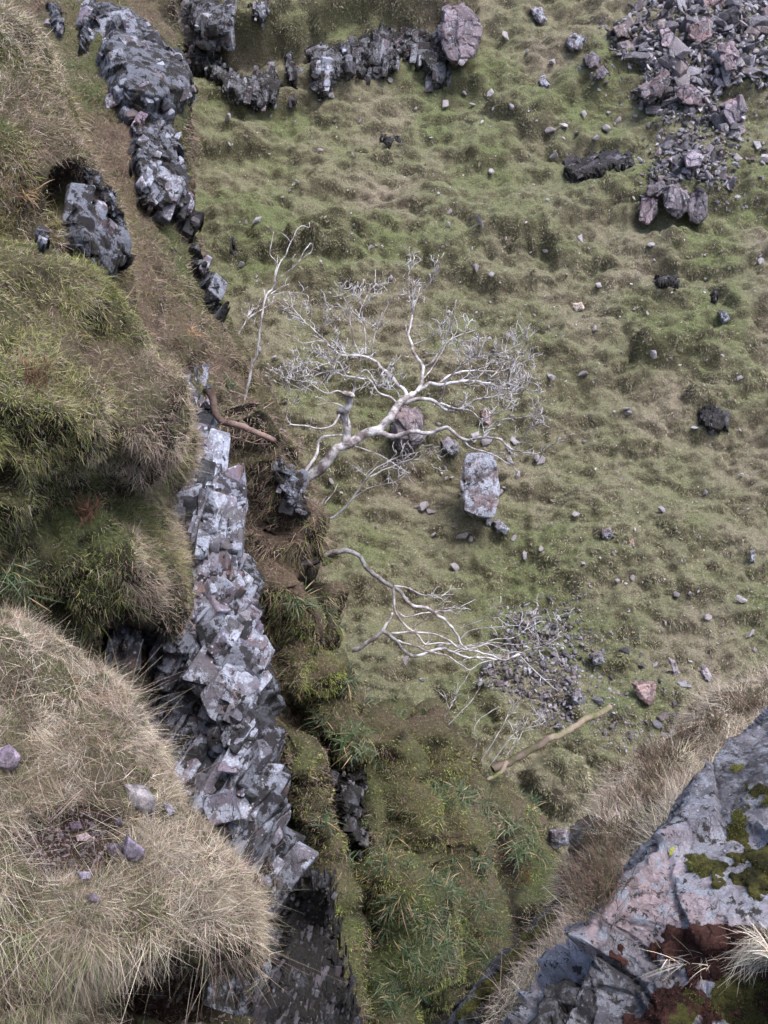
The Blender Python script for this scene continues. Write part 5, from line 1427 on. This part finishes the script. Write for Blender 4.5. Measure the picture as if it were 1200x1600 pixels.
def rand_rot(n, r, lay=0.7):
    """rotation that lays the stone's flat side roughly on the slope"""
    z = Vector(n) + Vector(r.normal(size=3)) * (1 - lay) * 1.6
    q = z.normalized().to_track_quat('Z', 'Y')
    return (q.to_matrix() @ Matrix.Rotation(r.random() * 6.28, 3, 'Z'))

first = {}
def put_stone(px, py, size, label, group, lift=0.0, lands=None, mesh=None, name='stone', cat='stone', lay=0.7):
    h = hit(px, py, lands)
    if not h: return None
    d = float(project(np.array(h[0]))[2])
    s = size / FPX * d * 0.5
    me = mesh or PM[sr.integers(len(PM))]
    key = me.name
    if key not in first:
        o = bpy.data.objects.new(name, me); first[key] = o
    else:
        o = first[key].copy()
        for kk in list(o.keys()): del o[kk]
    COL.objects.link(o)
    o.location = h[0] + h[1] * (s * (0.12 + lift) + (0.03 if d > 12 else 0.005))
    M = rand_rot(h[1], sr, lay).to_4x4()
    o.rotation_euler = M.to_euler()
    k = 0.8 + 0.5 * sr.random()
    o.scale = (s * k, s * (0.9 + 0.4 * sr.random()), s * (0.9 + 0.4 * sr.random()))
    tag(o, label, cat, group)
    return o

def in_poly(poly, n):
    poly = np.array(poly, float); out = []
    while len(out) < n:
        p = poly.min(0) + sr.random((400, 2)) * np.ptp(poly, axis=0)
        ok = poly_sd(p[:, 0], p[:, 1], poly) > 0
        out += list(p[ok])
    return out[:n]

SC1 = [(1000, -10), (1210, -10), (1210, 140), (1170, 128), (1130, 140), (1120, 160), (1160, 210), (1130, 230), (1120, 200), (1085, 175), (1050, 200), (1020, 180), (985, 145), (1010, 120), (1000, 100), (950, 80), (960, 40), (985, 25)]
SC2 = [(1030, 215), (1090, 215), (1125, 255), (1145, 290), (1120, 300), (1080, 280), (1040, 290), (1010, 285), (1020, 250)]
SC3 = [(790, 965), (840, 950), (880, 960), (900, 1010), (905, 1060), (898, 1120), (880, 1140), (850, 1130), (840, 1100), (780, 1085), (745, 1065), (760, 1035), (790, 1020)]
def gravel(name, poly, n, smin, smax, label=None, lands=None, mat=None, lift=0.3, tones=TONES):
    Vs, Fs, Cs = [], [], []; o = 0
    for p in in_poly(poly, n):
        h = hit(p[0], p[1], lands)
        if not h: continue
        d = float(project(np.array(h[0]))[2])
        s = (smin + (smax - smin) * sr.random() ** 3) * (1.6 if sr.random() < 0.04 else 1) / FPX * d * 0.5
        V, F = SH[sr.integers(12)]
        M = np.array(rand_rot(h[1], sr, 0.45))
        V = (V * s * np.array([1.1, 1, 1])) @ M.T + np.array(h[0]) + np.array(h[1]) * s * lift * sr.random() * 2
        Vs.append(V); Fs.append(np.array(F) + o); o += len(V)
        c = np.array(tones[sr.integers(len(tones))]) * (0.75 + 0.5 * sr.random())
        Cs.append(np.tile(c, (len(V), 1)))
    me = np_mesh(name, np.concatenate(Vs), np.concatenate(Fs), np.concatenate(Cs), smooth=False)
    ob = link(name, me, mat or M_scree); ob['kind'] = 'stuff'
    return ob
gravel('scree', SC1, 2600, 6, 17, lands=H, lift=1.2)
gravel('scree', [(940, 20), (1210, -20), (1210, 210), (1180, 330), (1130, 330), (1000, 330), (980, 250), (1010, 200), (940, 150), (900, 110)], 520, 5, 14, lands=H, lift=0.1)
gravel('scree', [(1060, 170), (1130, 150), (1160, 240), (1120, 260), (1050, 240)], 200, 6, 15, lands=H, lift=0.4)
gravel('scree', [(760, 930), (880, 920), (980, 980), (1080, 1060), (1080, 1160), (960, 1190), (870, 1150), (820, 1110), (740, 1080)], 420, 3, 8, lands=H, lift=0.1)
gravel('scree', SC2, 420, 6, 15, lands=H, lift=0.9)
gravel('scree', SC3, 1200, 4, 11, lands=H, lift=0.8)
gravel('scree', [(880, 940), (930, 990), (950, 1060), (1000, 1110), (1040, 1180), (1000, 1190), (930, 1150), (900, 1100), (905, 1030)], 260, 4, 10, lands=H, lift=0.3)
gravel('scree', [(870, 930), (920, 920), (910, 1000), (850, 1010), (800, 990), (790, 950)], 130, 4, 10, lands=H, lift=0.3)
gravel('stone_chips', [(330, 180), (700, 120), (1195, 330), (1195, 1000), (1000, 1080), (760, 900), (520, 850), (420, 600), (330, 330)], 650, 2.5, 7, lands=H, lift=0.9, tones=TONES2)
big1 = in_poly(SC1, 105)
for i, p in enumerate(big1):
    s = 16 + 26 * sr.random() ** 1.8
    put_stone(p[0], p[1], s, 'angular grey-purple stone lying in the large scree fan at the upper right', 'stones of the upper scree', lift=0.5, lands=H, lay=0.45)
for p in in_poly(SC2, 22):
    put_stone(p[0], p[1], 14 + 14 * sr.random(), 'angular stone or splinter in the small scree just under the upper fan', 'stones of the scree nose', lift=0.4, lands=H, lay=0.4)
for p in in_poly(SC3, 42):
    put_stone(p[0], p[1], 9 + 9 * sr.random(), 'small angular grey stone in the heap of scree under the arching tree', 'stones of the lower scree', lift=0.4, lands=H, lay=0.5)
for p in in_poly([(900, 930), (950, 1000), (1100, 1060), (1100, 1100), (1030, 1180), (960, 1170), (900, 1100)], 26):
    put_stone(p[0], p[1], 8 + 14 * sr.random(), 'stone half bedded in turf between the lower scree and the right bank', 'stones right of the lower scree', lands=H)
hs = [(560, 190, 8), (652, 170, 7), (400, 348, 14), (357, 188, 14), (695, 165, 14), (765, 148, 14), (740, 165, 8), (863, 205, 14), (766, 270, 12), (752, 350, 17), (700, 352, 8), (905, 372, 16), (1017, 385, 14), (745, 418, 12),
      (768, 428, 9), (885, 430, 8), (938, 445, 12), (765, 530, 9), (1020, 550, 14), (912, 583, 12), (858, 590, 14), (975, 640, 14), (983, 645, 14), (845, 722, 14), (900, 803, 13), (711, 884, 14), (818, 867, 12), (848, 860, 10),
      (660, 790, 16), (673, 800, 13), (650, 795, 8), (720, 835, 16), (735, 840, 12), (800, 840, 9), (695, 745, 9), (1105, 965, 13), (1060, 928, 12), (1035, 800, 12), (1160, 940, 16), (1078, 925, 8), (1172, 995, 14), (990, 905, 12),
      (965, 905, 9), (1185, 410, 12), (1155, 590, 10), (640, 920, 8), (790, 700, 10), (806, 690, 16), (800, 720, 14), (808, 745, 12), (835, 715, 12), (780, 770, 12), (760, 655, 9), (757, 690, 16), (740, 678, 12), (930, 515, 8),
      (608, 128, 10), (800, 165, 11), (905, 210, 12), (880, 200, 13), (930, 215, 10), (945, 200, 14), (965, 188, 12), (950, 175, 10), (865, 240, 18), (860, 100, 12), (825, 85, 10), (790, 55, 12), (700, 330, 8), (915, 690, 8),
      (1184, 230, 18), (1195, 250, 20), (1150, 245, 14), (910, 180, 14), (1000, 165, 12), (1030, 205, 12), (1020, 1040, 9), (690, 1010, 10), (635, 1028, 14), (430, 560, 10), (405, 548, 10), (378, 410, 12), (455, 300, 7)]
sizes = ['small', 'pale flat', 'grey']
for (px, py, s) in hs:
    put_stone(px, py, s * 1.2, 'scattered pale grey stone on the open hillside turf', 'stones scattered on the hillside turf', lands=H, lift=0.35, mesh=PH[sr.integers(12)])
for _ in range(120):
    px, py = 330 + 860 * sr.random(), 120 + 1000 * sr.random()
    h = hit(px, py)
    if h and h[3] is HILL and sr.random() < 0.45:
        put_stone(px, py, 6 + 5 * sr.random() ** 2, 'scattered pale grey stone on the open hillside turf', 'stones scattered on the hillside turf', lands=H, lift=0.35, mesh=PH[sr.integers(12)])

# near stones in the hollow of the near knoll
near_tones = [(0.17, 0.15, 0.19), (0.2, 0.15, 0.17), (0.15, 0.14, 0.18), (0.22, 0.17, 0.18), (0.13, 0.1, 0.12)]
K2 = [KNOLL2]
NS = dict(lands=K2, mat=M_stone_near, name='stone', cat='stone')
boulder([(-6, 1170), (15, 1162), (34, 1182), (28, 1200), (12, 1207), (-6, 1196)], 'purple-grey stone at the left frame edge in pale grass', seed=31, base=(0.19, 0.16, 0.2), amp=0.004, **NS)
boulder([(190, 1224), (228, 1228), (245, 1250), (240, 1268), (222, 1272), (205, 1258)], 'rounded grey stone with pale top above the peaty hollow', seed=32, base=(0.22, 0.21, 0.21), amp=0.004, **NS)
boulder([(198, 1302), (230, 1330), (215, 1347), (195, 1345), (192, 1325)], 'sharp pyramid-shaped purple stone on the near knoll', seed=33, base=(0.18, 0.16, 0.2), amp=0.003, **NS)
boulder([(166, 1322), (180, 1316), (192, 1325), (193, 1342), (172, 1340)], 'dark stone leaning against the pyramid-shaped stone', seed=34, base=(0.13, 0.11, 0.15), amp=0.003, **NS)
boulder([(255, 1254), (268, 1258), (275, 1270), (262, 1276)], 'small blue-grey stone right of the rounded grey stone', seed=35, base=(0.22, 0.22, 0.26), amp=0.002, **NS)
boulder([(268, 1355), (282, 1353), (283, 1366), (270, 1368)], 'small purple stone alone in the grass right of the pyramid-shaped stone', seed=36, base=(0.17, 0.15, 0.2), amp=0.002, **NS)
boulder([(118, 1362), (142, 1362), (140, 1374), (128, 1378)], 'flat blue-grey stone at the lower rim of the peaty hollow', seed=37, base=(0.2, 0.19, 0.24), amp=0.002, **NS)
boulder([(118, 1305), (135, 1300), (143, 1308), (135, 1316), (120, 1314)], 'pale rounded stone in the middle of the peaty hollow', seed=38, base=(0.27, 0.22, 0.22), amp=0.002, **NS)
boulder([(108, 1285), (125, 1282), (130, 1295), (112, 1298)], 'purple flat stone at the upper rim of the peaty hollow', seed=39, base=(0.17, 0.13, 0.17), amp=0.002, **NS)
boulder([(178, 1278), (190, 1276), (193, 1288), (180, 1290)], 'dark purple stone below the rounded grey stone', seed=40, base=(0.12, 0.1, 0.13), amp=0.002, **NS)
boulder([(134, 1398), (150, 1396), (158, 1408), (140, 1412)], 'half-buried purple stone below the hollow', seed=41, base=(0.17, 0.14, 0.17), amp=0.002, **NS)
for k, (x, y, s) in enumerate([(85, 1275, 15), (98, 1268, 12), (60, 1290, 13), (78, 1310, 12), (100, 1330, 14), (55, 1335, 15), (70, 1350, 12), (130, 1335, 16), (138, 1345, 12), (145, 1290, 16), (90, 1345, 11), (110, 1350, 12), (75, 1368, 13), (125, 1325, 12), (50, 1315, 10), (160, 1300, 11), (95, 1300, 10)]):
    put_stone(x, y, s, 'small purple-brown stone bedded in the peaty hollow of the near knoll', 'stones in the peaty hollow', lands=K2, mesh=None)
gravel('peat_grit', [(35, 1270), (90, 1250), (160, 1280), (170, 1320), (140, 1370), (90, 1375), (35, 1350), (20, 1310)], 800, 2, 9, lands=K2, mat=M_stone_near, tones=near_tones, lift=0.2)
gravel('peat_grit', [(250, 1530), (380, 1530), (420, 1600), (220, 1610)], 300, 3, 14, lands=K2, mat=M_stone_near, tones=[(0.1, 0.08, 0.08), (0.14, 0.1, 0.1), (0.2, 0.17, 0.17)], lift=0.2)

# ------------------------------------------------------------------ strap-leaved woodrush tufts
def tuft_mesh(seed, n, tone, length=1.0):
    r = np.random.default_rng(seed)
    ang = r.random(n) * 6.283
    el = 0.25 + 0.9 * r.random(n)
    d = np.stack([np.cos(ang) * np.cos(el), np.sin(ang) * np.cos(el), np.sin(el)], -1)
    L = length * (0.6 + 0.5 * r.random(n))
    off = np.concatenate([r.normal(size=(n, 2)) * 0.22, np.zeros((n, 1))], 1); d = d + r.normal(size=(n, 3)) * 0.3
    seg = 4; t = np.linspace(0, 1, seg + 1)
    side = np.stack([-np.sin(ang), np.cos(ang), np.zeros(n)], -1)
    V = np.zeros((n, seg + 1, 2, 3))
    for k, tk in enumerate(t):
        c = off + d * (L * tk)[:, None] + np.array([0, 0, -0.55]) * (L * tk * tk)[:, None]
        w = 0.02 * math.sin(math.pi * min(0.93, 0.25 + 0.72 * tk))
        V[:, k, 0] = c - side * w; V[:, k, 1] = c + side * w
    idx = (np.arange(n) * (seg + 1) * 2)[:, None, None] + (np.arange(seg) * 2)[None, :, None]
    F = (idx + np.array([0, 1, 3, 2])[None, None, :]).reshape(-1, 4)
    col = np.array([tone if r.random() > 0.14 else (0.3, 0.22, 0.13) for _ in range(n)]) * (0.6 + 0.7 * r.random((n, 1)))
    me = np_mesh('tuft', V.reshape(-1, 3), F, np.repeat(col, (seg + 1) * 2, axis=0), smooth=False)
    me.materials.append(M_leaf)
    return me
TM = [tuft_mesh(50 + k, 60, [(0.045, 0.075, 0.035), (0.055, 0.09, 0.035), (0.07, 0.085, 0.04)][k % 3]) for k in range(6)]
TO = tuft_mesh(70, 50, (0.33, 0.2, 0.1))
tfirst = {}
def put_tuft(px, py, size, me, label, group, lands=None):
    h = hit(px, py, lands)
    if not h: return
    d = float(project(np.array(h[0]))[2])
    s = size / FPX * d * 0.5
    if me.name not in tfirst:
        o = bpy.data.objects.new('woodrush_tuft', me); tfirst[me.name] = o
    else:
        o = tfirst[me.name].copy()
        for kk in list(o.keys()): del o[kk]
    COL.objects.link(o)
    o.location = h[0] - h[1] * 0.01
    z = (h[1] * 0.7 + Vector((0, 0, 0.6))).normalized()
    o.rotation_euler = (z.to_track_quat('Z', 'Y').to_matrix() @ Matrix.Rotation(sr.random() * 6.28, 3, 'Z')).to_euler()
    o.scale = (s, s, s)
    tag(o, label, 'plant', group)
g1 = 'woodrush tufts on the mossy slope'
zones = [([(520, 960), (600, 1010), (680, 1110), (640, 1130), (560, 1110), (520, 1040)], 42), ([(470, 1080), (540, 1120), (620, 1160), (600, 1190), (500, 1160), (460, 1120)], 14),
         ([(660, 1230), (760, 1190), (830, 1240), (860, 1330), (800, 1360), (740, 1300), (690, 1300)], 34), ([(600, 1340), (740, 1330), (800, 1400), (760, 1500), (660, 1520), (600, 1440)], 44), ([(520, 1200), (600, 1200), (640, 1300), (560, 1400), (500, 1300)], 14),
         ([(430, 870), (500, 900), (520, 960), (460, 960), (430, 930)], 8), ([(580, 1400), (680, 1420), (660, 1590), (600, 1590)], 16)]
for poly, n in zones:
    for p in in_poly(poly, n):
        put_tuft(p[0], p[1], 30 + 34 * sr.random() ** 1.5, TM[sr.integers(6)], 'green strap-leaved woodrush tuft on the mossy slope right of the cliff', g1, [RIDGE])
put_tuft(355, 600, 52, TM[0], 'dark green strap-leaved tuft on the ridge left of the big bare tree', None, [RIDGE])
put_tuft(35, 300, 75, TO, 'large orange-brown strap-leaved tuft beside the blue-grey outcrop at the left', None, [BANK])
put_tuft(300, 520, 40, TO, 'orange-brown tuft on the brown ridge grass above the main cliff', None, [RIDGE])
put_tuft(15, 890, 90, TM[1], 'dark green strap-leaved tuft at the left frame edge, upper of two', None, [KNOLL])
put_tuft(35, 925, 80, TM[3], 'dark green strap-leaved tuft at the left frame edge, lower of two', None, [KNOLL])

# heather on the right bank
hz = [(x + 10, y + 20) for x, y in [(930, 1300), (960, 1250), (1000, 1200), (1030, 1170), (1060, 1140), (985, 1230), (950, 1330), (1010, 1240), (1040, 1200), (915, 1350), (940, 1370), (1000, 1170), (1100, 1120), (1140, 1100), (900, 1385), (925, 1400), (975, 1290), (905, 1310), (1075, 1100), (880, 1370), (960, 1200), (1170, 1090)]]
shrubby('heather', [(x, y, 0.2) for x, y in hz], 'brown leafless bilberry and heather stems on the bank above the lichen rock', 'shrub', (0.13, 0.08, 0.062), (0.08, 0.075, 0.04), hgt=0.2, nst=90, wd=0.0036, group='heather clumps on the right bank')
shrubby('fern', [(740, 1400, 0.3)], 'x', 'fern', (0.1, 0.1, 0.03), (0.1, 0.1, 0.03)) if False else None
for px, py, r, lab in [(822, 1372, .26, 'rust-red dead bracken at the foot of the mossy slope'), (58, 600, .18, 'rust-red dead bracken in the grass of the middle left knoll'), (135, 810, .16, 'red-brown dead fern hanging on the middle left knoll')]:
    shrubby('bracken', [(px, py, r)], lab, 'fern', (0.2, 0.1, 0.07), (0.12, 0.065, 0.045), hgt=0.22, nst=50, wd=0.006)
grass('pale_tuft', NEAR, 1300, 0.1, 0.003, lambda P, N: pick(len(P), (PALE * 1.2, 1), (STRAW, 0.5)), seg=4, droop=0.7, up=0.9,
      wfn=lambda c, n, px, py, d: 1.0 * (np.hypot((px - 1190) / 30, (py - 1485) / 28) < 1) + 0.12 * (np.hypot((px - 1090) / 50, (py - 1500) / 12) < 1) + 1e-9, seed=970)
